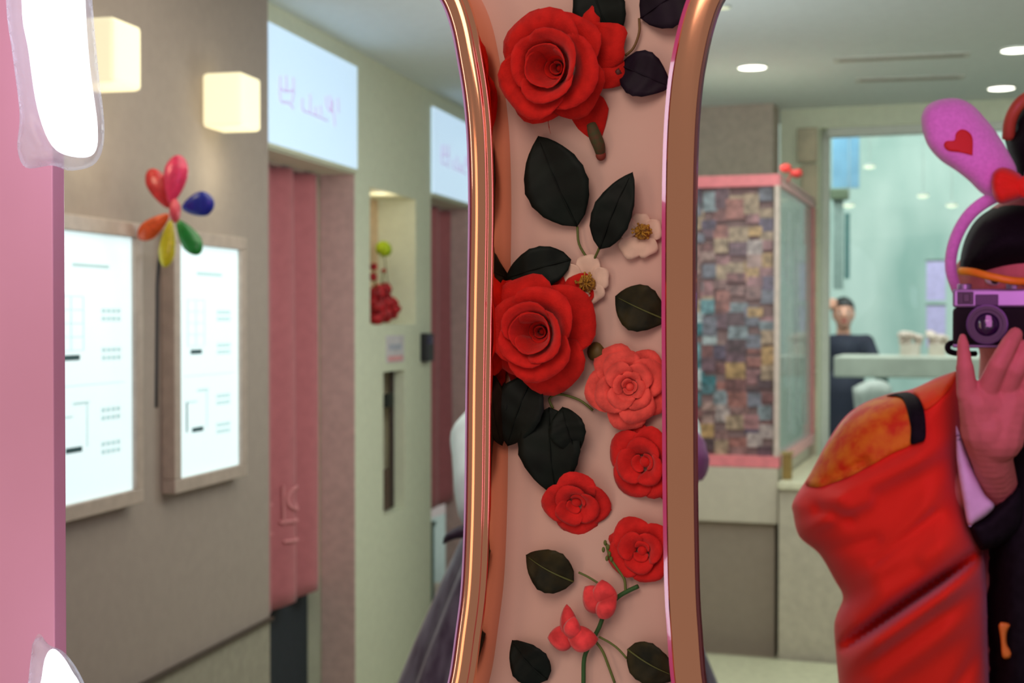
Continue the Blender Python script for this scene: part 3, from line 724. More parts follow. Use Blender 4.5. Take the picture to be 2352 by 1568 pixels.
lbox(Lu(968), Lu(979), Lw(972, 790).z, Lw(972, 772).z, .03, .032).build('screen', mat('keypad_screen', (40, 36, 90), .2), tk)
tc = thing('hanging_strap', Lp(Lu(902), qz1, -.05), 'dark strap with clip hanging in the tall wall slot', 'strap')
MB().add(*(lambda b: (b.v, b.f))(lbox(Lu(897, -.05), Lu(908, -.05), qz0 + .01, qz1 - .005, -.056, -.048))).build('strap', mat('strap_dark', (50, 34, 34), .7), tc)
lbox(Lu(884, -.04), Lu(900, -.04), Lw(892, 935, -.04).z, Lw(892, 903, -.04).z, -.048, -.03).build('clip', mat('clip_dark', (26, 36, 32), .5), tc, bevel=.004)
lbox(Lu(884, -.05), Lu(896, -.05), qz0 + .005, Lw(892, 1080, -.04).z, -.075, -.05).build('end_block', mat('slot_brown', (86, 66, 54), .6), tc, bevel=.003)

# pinwheel
tpw = thing('foil_pinwheel', Lw(402, 485, .16), 'rainbow foil pinwheel on a black stick between the two price boards', 'pinwheel')
DS = (Lw(402, 485, .16) - CAM).dot(FWD) - .03
def foil(x0, y0, x1, y1, w, rgb, nm, off=.14):
    DW = (Lw(402, 485, off) - CAM).dot(FWD) - .06; a = P(x0, y0, DW); b = P(x1, y1, DW); c = (a + b) / 2; d = (b - a); L = d.length / 2; d.normalize()
    az = -(c - CAM).normalized(); ay = az.cross(d)
    bb = ball(c, w * (a - CAM).length / FPX / 2, .012, L, ay, az, d, seg=22, rings=14)
    # pinch towards the centre
    vs = []
    for v in bb.v:
        s = (v - c).dot(d) / L; k = .55 + .45 * min(1, (s + 1) * .7); q = v - c - d * ((v - c).dot(d)); vs.append(c + d * s * L + q * k + d * 0)
    MB().add(vs, bb.f).build('petal', mat('foil_' + nm, rgb, .35, metal=.1, var=.15, scale=80, coat=.5), tpw, smooth=True, label=nm.replace('_', ' ') + ' foil petal')
foil(392, 468, 412, 356, 58, (206, 44, 88), 'crimson', .15)
foil(388, 478, 344, 388, 52, (196, 40, 44), 'red', .14)
foil(418, 478, 492, 462, 62, (10, 30, 140), 'blue', .15)
foil(408, 505, 458, 584, 50, (10, 120, 40), 'green', .15)
foil(392, 505, 379, 614, 40, (190, 176, 20), 'yellow', .15)
foil(388, 492, 318, 548, 46, (216, 84, 30), 'orange', .14)
ball(P(402, 484, DS - .055), .020, .012, .030, UL, VL, Z).build('hub', mat('hub_pink', (206, 70, 84), .3), tpw, smooth=True)
tube([P(398, 500, DS), P(372, 560, DS), P(362, 640, DS), P(361, 720, DS), P(359, 936, DS)], .0046, 8).build('stick', mat('stick_black', (34, 28, 28), .5), tpw, smooth=True)
tube([P(376, 590, DS), Lp(Lu(376), Lw(376, 590, .03).z, .03)], .004, 6, 0).build('bracket', mat('stick_black', (34, 28, 28)), tpw)

# ================================================================== RIGHT ROOM
# photo collage cabinet
M_pf = mat('pink_frame', (232, 132, 140), .5)
tcab = thing('photo_cabinet', R(1690, 1070, cabD), 'pink framed glass cabinet covered with photo strips standing on the counter', 'display cabinet')
x0 = (R(1560, 735, cabD) - CAM).dot(T) - .35; x1 = (R(1790, 735, cabD) - CAM).dot(T)
cz0 = R(1700, 1072, cabD).z - 1.5; cz1 = R(1700, 402, cabD).z - 1.5; dp = 1.22; fb = .045
def cb(a, b, c, d, e_, f_): return fbox(CAM + N * cabD, T, Z, N, a, b, c, d, e_, f_)
cb(x0, x1, cz0, cz0 + fb, 0, fb).build('frame', M_pf, tcab); cb(x0, x1, cz1 - fb, cz1, 0, fb).build('frame', M_pf, tcab)
cb(x1 - .02, x1, cz0 + fb, cz1 - fb, 0, .02).build('frame', mat('frame_pale', (206, 190, 180), .5), tcab); cb(x0, x0 + fb, cz0 + fb, cz1 - fb, 0, fb).build('frame', M_pf, tcab)
M_pf2 = mat('pink_frame_pale', (236, 178, 180), .5)
cb(x1 - fb, x1, cz0, cz0 + fb, fb, dp).build('frame', M_pf2, tcab); cb(x1 - fb, x1, cz1 - fb, cz1, fb, dp).build('frame', M_pf2, tcab)
cb(x1 - fb, x1, cz0 + fb, cz1 - fb, dp - fb, dp).build('frame', M_pf, tcab)
cb(x0 + .02, x1 - .03, cz0 + fb, cz1 - fb, .035, .04).build('backing', mat('collage_back', (136, 112, 112), .7), tcab)
cb(x0, x1, cz1 - .02, cz1 - .01, fb, dp).build('top', M_back, tcab)
cb(x1 - .012, x1 - .006, cz0 + fb, cz1 - fb, .03, dp - fb).build('side_pane', mat('cab_glass', (214, 236, 232), .05, alpha=.32, var=0), tcab, label='clear glass side')
rr = random.Random(11); cum = [0]
for k in range(11): cum.append(cum[-1] + rr.uniform(.6, 1.5))
cols = [(160, 124, 122), (176, 146, 140), (128, 100, 112), (184, 160, 136), (112, 100, 122), (146, 160, 168), (196, 180, 178), (140, 98, 98), (196, 160, 112), (104, 84, 90), (172, 126, 130), (130, 132, 146), (172, 118, 112)]
cols_b = [(120, 168, 178), (150, 190, 200), (96, 140, 150), (190, 206, 210), (70, 130, 140)]
nx, nz_ = 11, 20; wz = (cz1 - cz0 - 2 * fb); wx = .60
for j in range(nz_):
    for i in range(nx):
        w = wx * (cum[i + 1] - cum[i]) / cum[-1]; h = wz / nz_
        xa = x1 - .03 - wx * cum[i + 1] / cum[-1]; za = cz0 + fb + min(nz_ - 1.1, max(0, j + rr.choice((-.35, 0, .3)) + .4 * math.sin(i * 2.2))) * h
        blue = 4 <= j <= 11 and 4 <= i <= 7 and rr.random() < .6
        c = rr.choice(cols_b if blue else cols); nm = 'print_%d_%d_%d' % c
        dx = rr.uniform(-.008, .008); th = rr.uniform(0, .006)
        m = mat(nm, c, .35, rgb2=tuple(int(v * .66) for v in c), scale=40, var=.1)
        o = cb(xa + dx, xa + dx + w * 1.08, za, za + h * rr.choice((.7, 1.05, 1.1, 1.5)), .026 - th, .033 - th + .001 * i * 0).build('photo_strip', m, tcab)
for k in range(26):
    c = rr.choice([(206, 224, 222), (214, 216, 230), (180, 206, 202), (232, 228, 232), (190, 176, 184)]); a = .05 + .042 * k
    hh = rr.uniform(.25, .6) * wz; zb = cz0 + fb + rr.uniform(0, wz - hh)
    cb(x1 - .03, x1 - .022, zb, zb + hh, a, a + .036).build('photo_strip', mat('sprint_%d_%d_%d' % c, c, .4, rgb2=tuple(int(v * .75) for v in c), scale=30), tcab)
cb(x1 + .02, x1 + .09, cz1 + .005, cz1 + .03, .34, .38).build('ribbon', mat('ribbon_red', (196, 48, 44), .5), label=None)
rb = bpy.data.objects['ribbon']; bpy.data.objects.remove(rb)
tr = thing('red_ribbon_bow', R(1818, 398, cabD + .25), 'tiny red bow on top edge of the pink photo cabinet', 'bow')
b = puffball
for (x, y) in ((1804, 386), (1830, 398)): ball(R(x, y, cabD + .25), .024, .012, .017, T, N, Z, wob=.3).build('loop', mat('ribbon_red', (196, 48, 44), .5), tr, smooth=True)
ball(R(1817, 393, cabD + .25), .009, .009, .009).build('knot', mat('ribbon_red', (196, 48, 44), .5), tr, smooth=True)
tube([R(1817, 398, cabD + .25), R(1806, 430, cabD + .25)], .003, 6, 0).build('tail', mat('ribbon_red', (196, 48, 44), .5), tr)
# counter below the cabinet
M_ctr = mat('counter_cream', (196, 190, 172), .5, var=.03); M_ctr2 = mat('counter_taupe', (146, 134, 120), .6, var=.03)
tct = thing('counter', R(1690, 1510, cabD), 'pale counter with a taupe lower front under the photo cabinet', 'counter')
zb_ = R(1700, 1200, cabD).z - 1.5; zc_ = R(1700, 1508, cabD).z - 1.5
cb(x0 - .1, x1 - .005, zb_, cz0 - .002, 0, 1.05).build('counter_top', M_ctr, tct, bevel=.004)
cb(x0 - .1, x1 - .02, zc_, zb_, .03, 1.04).build('front_panel', M_ctr2, tct)
cb(x0 - .1, x1 + .0, -1.5, zc_, .0, 1.04).build('kickboard', mat('kick', (168, 164, 140), .6), tct)
tsc = thing('side_counter', R(1860, 1540, cabD), 'cream block counter beside the taupe counter, behind the red sleeve', 'counter')
xs1 = (R(1960, 735, cabD) - CAM).dot(T) + .5; zs1 = R(1850, 1122, cabD).z - 1.5
cb(x1 + .004, xs1, -1.5, zs1, -.04, 1.1).build('body', mat('sc_cream', (186, 180, 162), .5), tsc, bevel=.004)
cb(x1 + .004, xs1 + .02, zs1, zs1 + .03, -.06, 1.12).build('counter_top', mat('sc_top', (214, 214, 186), .4), tsc, bevel=.004)
tdi = thing('tape_dispenser', R(1802, 1118, cabD), 'small ochre brown post at the corner of the pink cabinet', 'post')
cb(x1 + .01, x1 + .045, zs1 + .03, zs1 + .03 + .10, .02, .06).build('body', mat('ochre', (140, 116, 60), .6), tdi, bevel=.004)
cb(x1 + .006, x1 + .05, zs1 + .13, zs1 + .14, .016, .064).build('cap', mat('ochre2', (160, 140, 90), .6), tdi)
# low platform at the bottom right
tpl = thing('low_platform', R(1760, 1568, 4.9), 'pale low platform at the foot of the counters', 'platform')
zl = R(1760, 1512, cabD - .02).z - 1.5
fbox(CAM, T, Z, N, x0 - .1, x1 + .6, -1.5, zl, 4.6, cabD - .07).build('base', mat('platform', (188, 190, 160), .5), tpl)
fbox(CAM, T, Z, N, x0 - .1, x1 + .62, zl, zl + .012, 4.58, cabD - .07).build('top', mat('platform_top', (196, 198, 170), .4), tpl)

# downlights
M_dl = mat('downlight_glow', (255, 250, 236), .4, emit=5, var=0)
dls = [(1728, 152, 'round ceiling downlight nearest the right gold frame'), (2335, 112, 'round ceiling downlight cut by the right border, the upper of two'),
       (2300, 200, 'round ceiling downlight above the black topknot, the lower of two'), (1662, 14, 'dim small downlight at the top of the right gold frame')]
for i, (x, y, lab) in enumerate(dls):
    p = plane(x, y, Vector((0, 0, CEIL)), Z); t = thing('downlight', (p.x, p.y, CEIL), lab, 'ceiling light', 'round ceiling downlights')
    r = .056 if i < 3 else .022
    lathe(p - Z * .0, T, N, Z, [(r * 1.12, 0), (r * 1.12, -.006), (r, -.008), (r, -.001)]).build('trim', M_white, t, smooth=False)
    lathe(p - Z * .002, T, N, Z, [(r * .98, 0), (r * .98, -.004), (.001, -.007)]).build('lamp', M_dl if i < 3 else mat('dl_dim', (220, 226, 190), .4, emit=.8, var=0), t)
    if i < 3:
        l = bpy.data.lights.new('downlight_spot', 'SPOT'); l.energy = 14; l.spot_size = 2.2; l.spot_blend = .8; l.color = (1, .97, .88); l.shadow_soft_size = .05
        lo = bpy.data.objects.new('downlight_spot', l); COL.objects.link(lo); lo.location = (p.x, p.y, CEIL - .03)
# ceiling vents
for k, (a, b_, y0, y1) in enumerate(((1915, 2228, 138, 124), (1965, 2215, 184, 176))):
    pa = plane(a, y0, Vector((0, 0, CEIL)), Z); pb = plane(b_, y1, Vector((0, 0, CEIL)), Z)
    t = thing('ceiling_vent', (pa + pb) / 2, ('faint slot vent in the ceiling, nearer the mirror' if k == 0 else 'faint slot vent in the ceiling, nearer the storefront'), 'vent', 'ceiling slot vents')
    d = (pb - pa); L = d.length; d.normalize(); q = Z.cross(d)
    fbox(pa - Z * .004, d, q, Z, 0, L, -.05, .05, 0, .004).build('frame', mat('vent_paint', (206, 210, 204), .7), t)
    fbox(pa - Z * .005, d, q, Z, .02, L - .02, -.018, .018, 0, .001).build('slot', mat('vent_dark', (150, 146, 138), .8), t)

# things outside the glass
tbn = thing('street_banner', P(1940, 450, 9.5), 'blue hanging banner outside the shop window', 'banner')
def ubox(px0, px1, py0, py1, D, dd, name, m, parent, bevel=0): 
    a = P(px0, py0, D); b = P(px1, py1, D); return fbox(CAM + N * ((P(px0, py0, D) - CAM).dot(N)), T, Z, N, (a - CAM).dot(T), (b - CAM).dot(T), b.z - 1.5, a.z - 1.5, 0, dd).build(name, m, parent, bevel=bevel)
ubox(1912, 1974, 240, 432, 9.5, .04, 'cloth', mat('banner_blue', (112, 160, 190), .7, var=.14, scale=5), tbn)
ubox(1906, 1980, 224, 240, 9.5, .06, 'rod', mat('grey_metal', (120, 130, 124), .4, metal=.5), tbn)
ubox(1884, 1906, 226, 236, 9.5, .5, 'bracket', mat('grey_metal', (120, 130, 124)), tbn)
ubox(1906, 1950, 432, 458, 9.46, .10, 'weight', mat('olive', (96, 112, 86), .5), tbn, .01)
ubox(1914, 1936, 458, 664, 9.5, .03, 'tail', mat('pale_pole', (150, 170, 164), .5), tbn, 0)
ubox(1940, 1951, 490, 640, 9.5, .03, 'tail', mat('teal_dark', (84, 128, 126), .6), tbn, 0)
for k, (y0, y1, lab) in enumerate(((600, 690, 'upper pale violet banner outside the window left of the camera'), (702, 798, 'lower pale violet banner outside the window left of the camera'))):
    t = thing('violet_banner', P(2148, y1, 10.2), lab, 'banner', 'violet banners outside')
    ubox(2128, 2172, y0, y1, 10.2, .03, 'cloth', mat('violet', (190, 178, 222), .6), t); ubox(2126, 2174, y0 - 4, y0, 10.2, .04, 'rod', mat('grey_metal', (120, 130, 124)), t)
tbl = thing('street_counter', P(2060, 980, 9.6), 'long pale stone bar table outside behind the standing man', 'table')
ubox(1915, 2330, 818, 866, 9.6, .6, 'tabletop', mat('stone_pale', (196, 198, 184), .6, var=.08, scale=8), tbl, .01)
for x in (2010, 2260): ubox(x, x + 22, 866, 1180, 9.7, .35, 'leg', mat('teal_dark', (84, 128, 126)), tbl)
for (x, y, w, c, lab) in ((2090, 812, 46, (204, 190, 176), 'beige planter on the outside bar table, left of the pair'), (2152, 812, 38, (206, 196, 176), 'beige planter on the outside bar table, right of the pair')):
    t = thing('planter', P(x, 818, 9.75), lab, 'planter', 'planters outside')
    ubox(x - w // 2, x + w // 2, 790, 817, 9.75, .1, 'pot', mat('pot_beige', c, .7), t, .005)
    cc = P(x, 782, 9.8); mb = MB()
    for k in range(14):
        b = ball(cc + Vector((rr.uniform(-.06, .06), rr.uniform(-.04, .04), rr.uniform(-.03, .05))), .03, .03, .022, wob=.5, seg=8, rings=6); mb.add(b.v, b.f)
    tag(mb.build('foliage', mat('pale_blossom', (214, 194, 182), .8), t, smooth=True), kind='stuff')
for (x, y, lab) in ((1997, 383, 'small glowing disc added for a downlight reflection, highest of the four behind the glass'), (2120, 450, 'small glowing disc added for a downlight reflection, left of the pair under the rabbit ear'), (2186, 472, 'small glowing disc added for a downlight reflection, right of the pair under the rabbit ear'), (1950, 472, 'small glowing disc added for a downlight reflection beside the slim grey banner tail')):
    t = thing('glint_disc', P(x, y, 8.6), lab, 'lamp', 'small reflection discs outside')  # made-up glowing discs stand in for downlights mirrored in the pane
    lathe(P(x, y, 8.6), T, N, Z, [(.006, .02), (.034, .012), (.036, .004)], 20).build('lamp_shade', M_white, t)  # added housing around the glint, not a real lampshade
    lathe(P(x, y, 8.6), T, N, Z, [(.033, .003), (.033, -.006), (.001, -.016)], 20).build('glow_disc', mat('glint_glow', (250, 246, 220), .4, emit=1.0, var=0), t)
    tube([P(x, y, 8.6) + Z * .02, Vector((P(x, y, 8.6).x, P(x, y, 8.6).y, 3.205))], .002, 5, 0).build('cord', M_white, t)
tch = thing('street_chair', P(2000, 1040, 9.2), 'pale shell chair outside behind the orange sleeve patch', 'chair')
pf = Puff([(1958, 890), (2000, 872), (2040, 880), (2052, 920), (2035, 965), (2000, 990), (1968, 960)], 9.3, .06, 30); ob('seat', puff_mesh(pf, 10), mat('shell', (196, 200, 192), .5), tch)
for dx in (-25, 25): tube([P(2000 + dx * .6, 985, 9.3), P(2000 + dx * 1.3, 1190, 9.3 + .1 * (dx > 0))], .012, 6, 0).build('leg', mat('grey_metal', (120, 130, 124)), tch)

# ------------------------------------------------------------------ people
M_skin = mat('skin', (214, 156, 132), .5, var=.05, scale=40)
M_skin2 = mat('skin_warm', (196, 118, 110), .5, var=.05, scale=60)
M_hair = mat('hair_black', (16, 14, 14), .5, var=.3, scale=200)
def person(origin, yaw, h, joints_arms, fingers=False):
    """base body; origin on the floor, +x to the figure's image-right, facing -y' (towards the mirror)"""
    s = h / 1.7
    ax = Vector((math.cos(yaw), -math.sin(yaw), 0)); ay = Vector((math.sin(yaw), math.cos(yaw), 0))
    def q(x, y, z): return origin + ax * x * s + ay * y * s + Z * z * s
    ch = []
    ch.append(ball(q(0, 0, 1.585), .075 * s, .095 * s, .115 * s, ax, ay, Z)); ch.append(limb(q(0, -.02, 1.53), q(0, -.055, 1.50), .055 * s, .03 * s))
    ch.append(ball(q(0, -.098, 1.57), .013 * s, .02 * s, .026 * s, ax, ay, Z, seg=10, rings=8))
    for e in (-1, 1): ch.append(ball(q(.078 * e, .01, 1.575), .01 * s, .02 * s, .032 * s, ax, ay, Z, seg=10, rings=8))
    ch.append(limb(q(0, .01, 1.52), q(0, .015, 1.38), .052 * s, .056 * s))
    ch.append(limb(q(0, 0, 1.30), q(0, 0, 1.05), .12 * s, .11 * s)); ch.append(limb(q(-.15, 0, 1.36), q(.15, 0, 1.36), .055 * s, .055 * s))
    ch.append(limb(q(-.07, 0, .95), q(.07, 0, .95), .105 * s, .105 * s)); ch.append(limb(q(0, 0, 1.05), q(0, 0, .95), .11 * s, .12 * s))
    for e in (-1, 1):
        ch += [limb(q(.09 * e, 0, .9), q(.10 * e, -.01, .48), .078 * s, .05 * s), limb(q(.10 * e, -.01, .48), q(.10 * e, .02, .07), .05 * s, .034 * s), limb(q(.10 * e, .02, .045), q(.11 * e, -.14, .03), .035 * s, .026 * s)]
    for e, (el, wr) in zip((-1, 1), joints_arms):
        sh = q(.17 * e, 0, 1.37); el = q(*el) if not isinstance(el, Vector) else el; wr = q(*wr) if not isinstance(wr, Vector) else wr
        ch += [limb(sh, el, .045 * s, .036 * s), limb(el, wr, .037 * s, .025 * s)]
        if fingers:
            d = (wr - el).normalized(); side = d.cross(ay).normalized()
            pa = wr + d * .055 * s; ch.append(limb(wr, pa, .024 * s, .028 * s))
            for k in range(4):
                b0 = pa + side * (k - 1.5) * .018 * s; ch.append(limb(b0, b0 + d * (.075 - .008 * abs(k - 1.5)) * s - ay * .012, .0085 * s, .007 * s))
            ch.append(limb(wr + d * .02 * s + side * .02 * s, wr + d * .06 * s + side * .055 * s, .010 * s, .008 * s))
    return ch, q, ax, ay, s

def face_bits(q, ax, ay, s, par):
    for e in (-1, 1):
        ball(q(.031 * e, -.083, 1.588), .013 * s, .008 * s, .008 * s, ax, ay, Z, seg=12, rings=8).build('eye', mat('eye_white', (220, 214, 210), .3), par, smooth=True)
        ball(q(.031 * e, -.090, 1.588), .006 * s, .004 * s, .006 * s, ax, ay, Z, seg=10, rings=6).build('iris', mat('iris', (30, 20, 16), .3), par, smooth=True)
        tube([q(.015 * e, -.094, 1.612), q(.035 * e, -.092, 1.618), q(.052 * e, -.078, 1.61)], .003 * s, 6, 2).build('eyebrow', M_hair, par)
    ball(q(0, -.098, 1.528), .024 * s, .010 * s, .009 * s, ax, ay, Z, seg=14, rings=8).build('mouth', mat('lips', (176, 72, 72), .4), par, smooth=True)
def haircap(q, ax, ay, s, par, m=M_hair, long=False, name='hair'):
    c = q(0, .014, 1.61); mb = ball(c, .088 * s, .103 * s, .108 * s, ax, ay, Z, seg=28, rings=18)
    vs = []
    for v in mb.v:
        d = v - c; f = d.dot(-ay)
        if d.z < .03 * s and f > .0: v = c + ax * d.dot(ax) * .8 + ay * (d.dot(ay) * .3 + .03 * s) + Z * max(d.z, -.04 * s)
        vs.append(v)
    MB().add(vs, mb.f).build(name, m, par, smooth=True)

# far man outside, arm raised to his head
ofar = P(1936, 1200, 10.7); ofar.z = -.01 - 0.0
t = thing('person', Vector((ofar.x, ofar.y, 0)), 'far person in navy clothes outside the window, one hand raised to the head', 'person')
ch, q, ax, ay, s = person(Vector((ofar.x, ofar.y, 0)), PHI * .6, 1.66, (((-.27, -.05, 1.42), (-.14, -.04, 1.60)), ((.24, -.10, 1.16), (.20, -.30, 1.22))), True)
ob('body', skin(ch, .012, 4), M_skin, t)
haircap(q, ax, ay, s, t); face_bits(q, ax, ay, s, t)
M_navy = mat('navy_cloth', (26, 30, 48), .8, var=.1)
top = [limb(q(0, 0, 1.29), q(0, 0, 1.0), .15 * s, .15 * s), limb(q(-.17, 0, 1.36), q(.17, 0, 1.36), .068 * s, .068 * s), limb(q(-.17, 0, 1.37), q(-.23, -.03, 1.40), .062 * s, .055 * s), limb(q(.17, 0, 1.37), q(.22, -.06, 1.25), .062 * s, .055 * s), limb(q(.22, -.06, 1.25), q(.24, -.1, 1.18), .055 * s, .05 * s)]
ob('shirt', skin(top, .014, 5), M_navy, t)
lathe(q(0, 0, 0), ax, ay, Z, [(.15, 1.12), (.165, .95), (.19, .7), (.215, .42), (.21, .40), (.14, 1.1)], 28).build('skirt', M_navy, t, smooth=True)

# second person behind the flower panel: pale jacket, full grey skirt
D2 = 3.05
o2 = P(1300, 784, D2); o2.z = 0
t = thing('person', o2, 'person in pale jacket and full grey-violet skirt, mostly hidden behind the flower panel', 'person')
el1 = P(1096, 1010, D2); wr1 = P(1112, 1160, D2 - .2); el2 = P(1548, 1010, D2); wr2 = P(1556, 1085, D2 - .25)
ch, q, ax, ay, s = person(o2, PHI, 1.6, ((el1, wr1), (el2, wr2)), True)
ob('body', skin(ch, .009, 5), M_skin, t)
haircap(q, ax, ay, s, t); face_bits(q, ax, ay, s, t)
M_pj = mat('pale_jacket', (214, 236, 238), .6, var=.04, scale=20); M_sk = mat('skirt_grey', (112, 112, 128), .35, rgb2=(66, 54, 78), scale=7, stretch=(6, 6, .5), sheen=.4)
sh1 = q(-.17, 0, 1.36); sh2 = q(.17, 0, 1.36)
jk = [limb(q(0, 0, 1.29), q(0, 0, 1.12), .145 * s, .15 * s), limb(sh1, sh2, .065 * s, .065 * s), limb(sh1, el1, .065, .062), limb(el1, P(1108, 1120, D2 - .12), .060, .062), limb(P(1108, 1120, D2 - .12), P(1112, 1165, D2 - .15), .062, .058)]
jk2 = [limb(sh2, P(1560, 990, D2), .065, .05), limb(P(1560, 990, D2), P(1575, 1050, D2 - .1), .048, .042)]
ob('jacket', skin(jk + jk2, .010, 6), M_pj, t)
ball(P(1586, 1056, D2 - .15), .034, .06, .058, ax, ay, Z, wob=.2).build('cuff', mat('cuff_mauve', (150, 90, 150), .6), t, smooth=True, label='mauve cuff')
pf = Puff([(1016, 1250), (1022, 1228), (1045, 1212), (1075, 1203), (1105, 1215), (1110, 1240), (1075, 1236), (1045, 1238)], D2 - .19, .02, 12); ob('cuff', puff_mesh(pf, 7), mat('cuff_dark', (50, 44, 62), .6), t, 'dark violet cuff')
# pleated skirt
vs = []; fs = []; ns = 144; lv = [(1.09, .15), (1.05, .19), (.95, .235), (.8, .30), (.65, .36), (.5, .41), (.3, .46), (.05, .50)]
c2 = P(1282, 784, D2)
for z, r in lv:
    for k in range(ns):
        a = 2 * PI * k / ns; rr_ = r + (.010 + .02 * (1.09 - z)) * math.sin(a * 15 + .8 * math.sin(3 * a)) * (1 if z < 1.08 else .3)
        vs.append(Vector((c2.x, c2.y, z)) + ax * rr_ * math.cos(a) + ay * rr_ * .85 * math.sin(a))
for i in range(len(lv) - 1):
    for k in range(ns): fs.append((i * ns + k, i * ns + (k + 1) % ns, (i + 1) * ns + (k + 1) % ns, (i + 1) * ns + k))
solid(ob('skirt', meshof(vs, fs, True), M_sk, t), .004)

# ------------------------------------------------------------------ the photographer
DP = 1.93
o3 = P(2352, 784, DP + .06); o3.z = 0
t = thing('person', o3, 'photographer in red and orange robe with black vest raising a camera to the face', 'person')
PH = t
hd = P(2340, 650, DP)                              # head centre
def K(px, py, D): return P(px, py, D)
sA = K(2190, 985, 2.02); eA = K(1955, 1200, 1.95); wA = K(2285, 1105, 1.86)
sB = K(2500, 985, 2.02); eB = K(2640, 1180, 1.95); wB = K(2440, 900, 1.80)
ax, ay = T, N
ch = [ball(hd, .077, .095, .118, ax, ay, Z), limb(hd - N * .03 - Z * .06, hd - N * .06 - Z * .09, .055, .03), ball(hd - N * .1 - Z * .02, .013, .02, .026, ax, ay, Z, seg=10, rings=8),
      limb(hd - Z * .08, hd - Z * .2, .052, .058), limb(hd - Z * .32 + N * .10, hd - Z * .52 + N * .09, .11, .11), limb(sA, sB, .050, .050), limb(hd - Z * .2 + N * .04, hd - Z * .3 + N * .08, .05, .10),
      limb(sA, eA, .046, .038), limb(eA, wA, .038, .026), limb(sB, eB, .046, .038), limb(eB, wB, .038, .026)]
for e in (-1, 1): ch.append(ball(hd + ax * .079 * e, .01, .02, .032, ax, ay, Z, seg=10, rings=8))
hp = Vector((hd.x, hd.y, .88)) + N * .06
ch += [limb(Vector((hd.x, hd.y, hd.z - .52)) + N * .09, hp + N * .08, .11, .11), limb(hp - ax * .07, hp + ax * .07, .10, .10)]
for e in (-1, 1):
    k0 = hp + ax * .09 * e; k1 = Vector((k0.x, k0.y, .46)); k2 = Vector((k0.x, k0.y, .07))
    ch += [limb(k0, k1, .076, .05), limb(k1, k2, .05, .034), limb(k2 - Z * .03, k2 - Z * .04 - N * .15, .034, .026)]
body = skin(ch, .009, 5)
# hand cradling the lens
def hand(pts_list):
    return skin(pts_list, .0022, 5)
HD = 1.775
hc = [limb(K(2290, 1115, 1.85), K(2280, 1060, 1.81), .027, .026), limb(K(2280, 1060, 1.81), K(2268, 985, 1.785), .026, .034), limb(K(2262, 985, 1.785), K(2240, 925, 1.775), .030, .021), limb(K(2290, 1000, 1.785), K(2318, 925, 1.78), .034, .026),
      limb(K(2244, 930, 1.775), K(2330, 930, 1.785), .022, .022),
      limb(K(2222, 905, 1.772), K(2216, 845, 1.768), .0135, .0115), limb(K(2216, 845, 1.768), K(2212, 790, 1.770), .0105, .0075), limb(K(2212, 790, 1.770), K(2211, 774, 1.772), .0072, .005),
      limb(K(2262, 905, 1.775), K(2292, 838, 1.752), .0145, .0125), limb(K(2292, 838, 1.752), K(2318, 790, 1.752), .0125, .011), limb(K(2318, 790, 1.752), K(2332, 768, 1.760), .011, .0095),
      limb(K(2300, 915, 1.78), K(2332, 850, 1.756), .0145, .0122), limb(K(2332, 850, 1.756), K(2362, 800, 1.757), .0122, .0105), limb(K(2362, 800, 1.757), K(2376, 780, 1.765), .0105, .009),
      limb(K(2330, 930, 1.785), K(2368, 872, 1.762), .0142, .0120), limb(K(2368, 872, 1.762), K(2400, 825, 1.764), .0120, .010), limb(K(2400, 825, 1.764), K(2412, 806, 1.77), .010, .009),
      limb(K(2335, 960, 1.79), K(2385, 905, 1.772), .0125, .0105), limb(K(2385, 905, 1.772), K(2420, 868, 1.772), .0105, .008)]
hm = hand(hc)
hc2 = [limb(wB, K(2448, 830, 1.80), .026, .034), limb(K(2448, 830, 1.80), K(2440, 780, 1.80), .034, .030)]
for k in range(4): hc2.append(limb(K(2446 - 4 * k, 760 + 24 * k, 1.79), K(2412 - 3 * k, 752 + 24 * k, 1.775), .010, .0085)); 
hc2.append(limb(K(2452, 800, 1.81), K(2420, 810, 1.845), .011, .009)); hc2.append(limb(K(2446, 750, 1.80), K(2415, 672, 1.80), .011, .0085)); hc2.append(limb(K(2415, 672, 1.80), K(2370, 655, 1.805), .009, .008))
hm2 = hand(hc2)
ob('body', join([body, hm, hm2]), M_skin2, PH)
def q3(x, y, z): return hd + ax * x + ay * y + Z * (z - 1.585)
face_bits(q3, ax, ay, 1.0, PH)
# headdress: hair cap, topknot with coppery edge, yellow-orange band
M_hat = mat('hat_black', (14, 14, 16), .75, var=.3, scale=300)
cap = Puff([(2204, 628), (2206, 590), (2218, 545), (2242, 505), (2280, 478), (2330, 462), (2380, 466), (2430, 490), (2466, 530), (2486, 590), (2488, 640), (2420, 648), (2330, 640), (2260, 634)], DP - .01, .112, 130)
ob('cap', puff_mesh(cap, 16), M_hat, PH, 'black rounded cap')
kn = Puff([(2308, 322), (2322, 300), (2330, 262), (2356, 235), (2410, 225), (2460, 240), (2492, 290), (2480, 360), (2440, 430), (2400, 462), (2352, 455), (2330, 410), (2318, 360)], DP + .0, .08, 80)
ob('topknot', puff_mesh(kn, 14), M_hat, PH, 'black topknot')
tube([P(2316, 318, DP - .03), P(2320, 280, DP - .04), P(2336, 245, DP - .05), P(2366, 222, DP - .05), P(2420, 214, DP - .05), P(2470, 232, DP - .04), P(2500, 290, DP - .02)], lambda s_: .0085, 10).build('topknot_band', mat('copper_band', (176, 88, 50), .5), PH, smooth=True, label='copper brown band around the topknot')
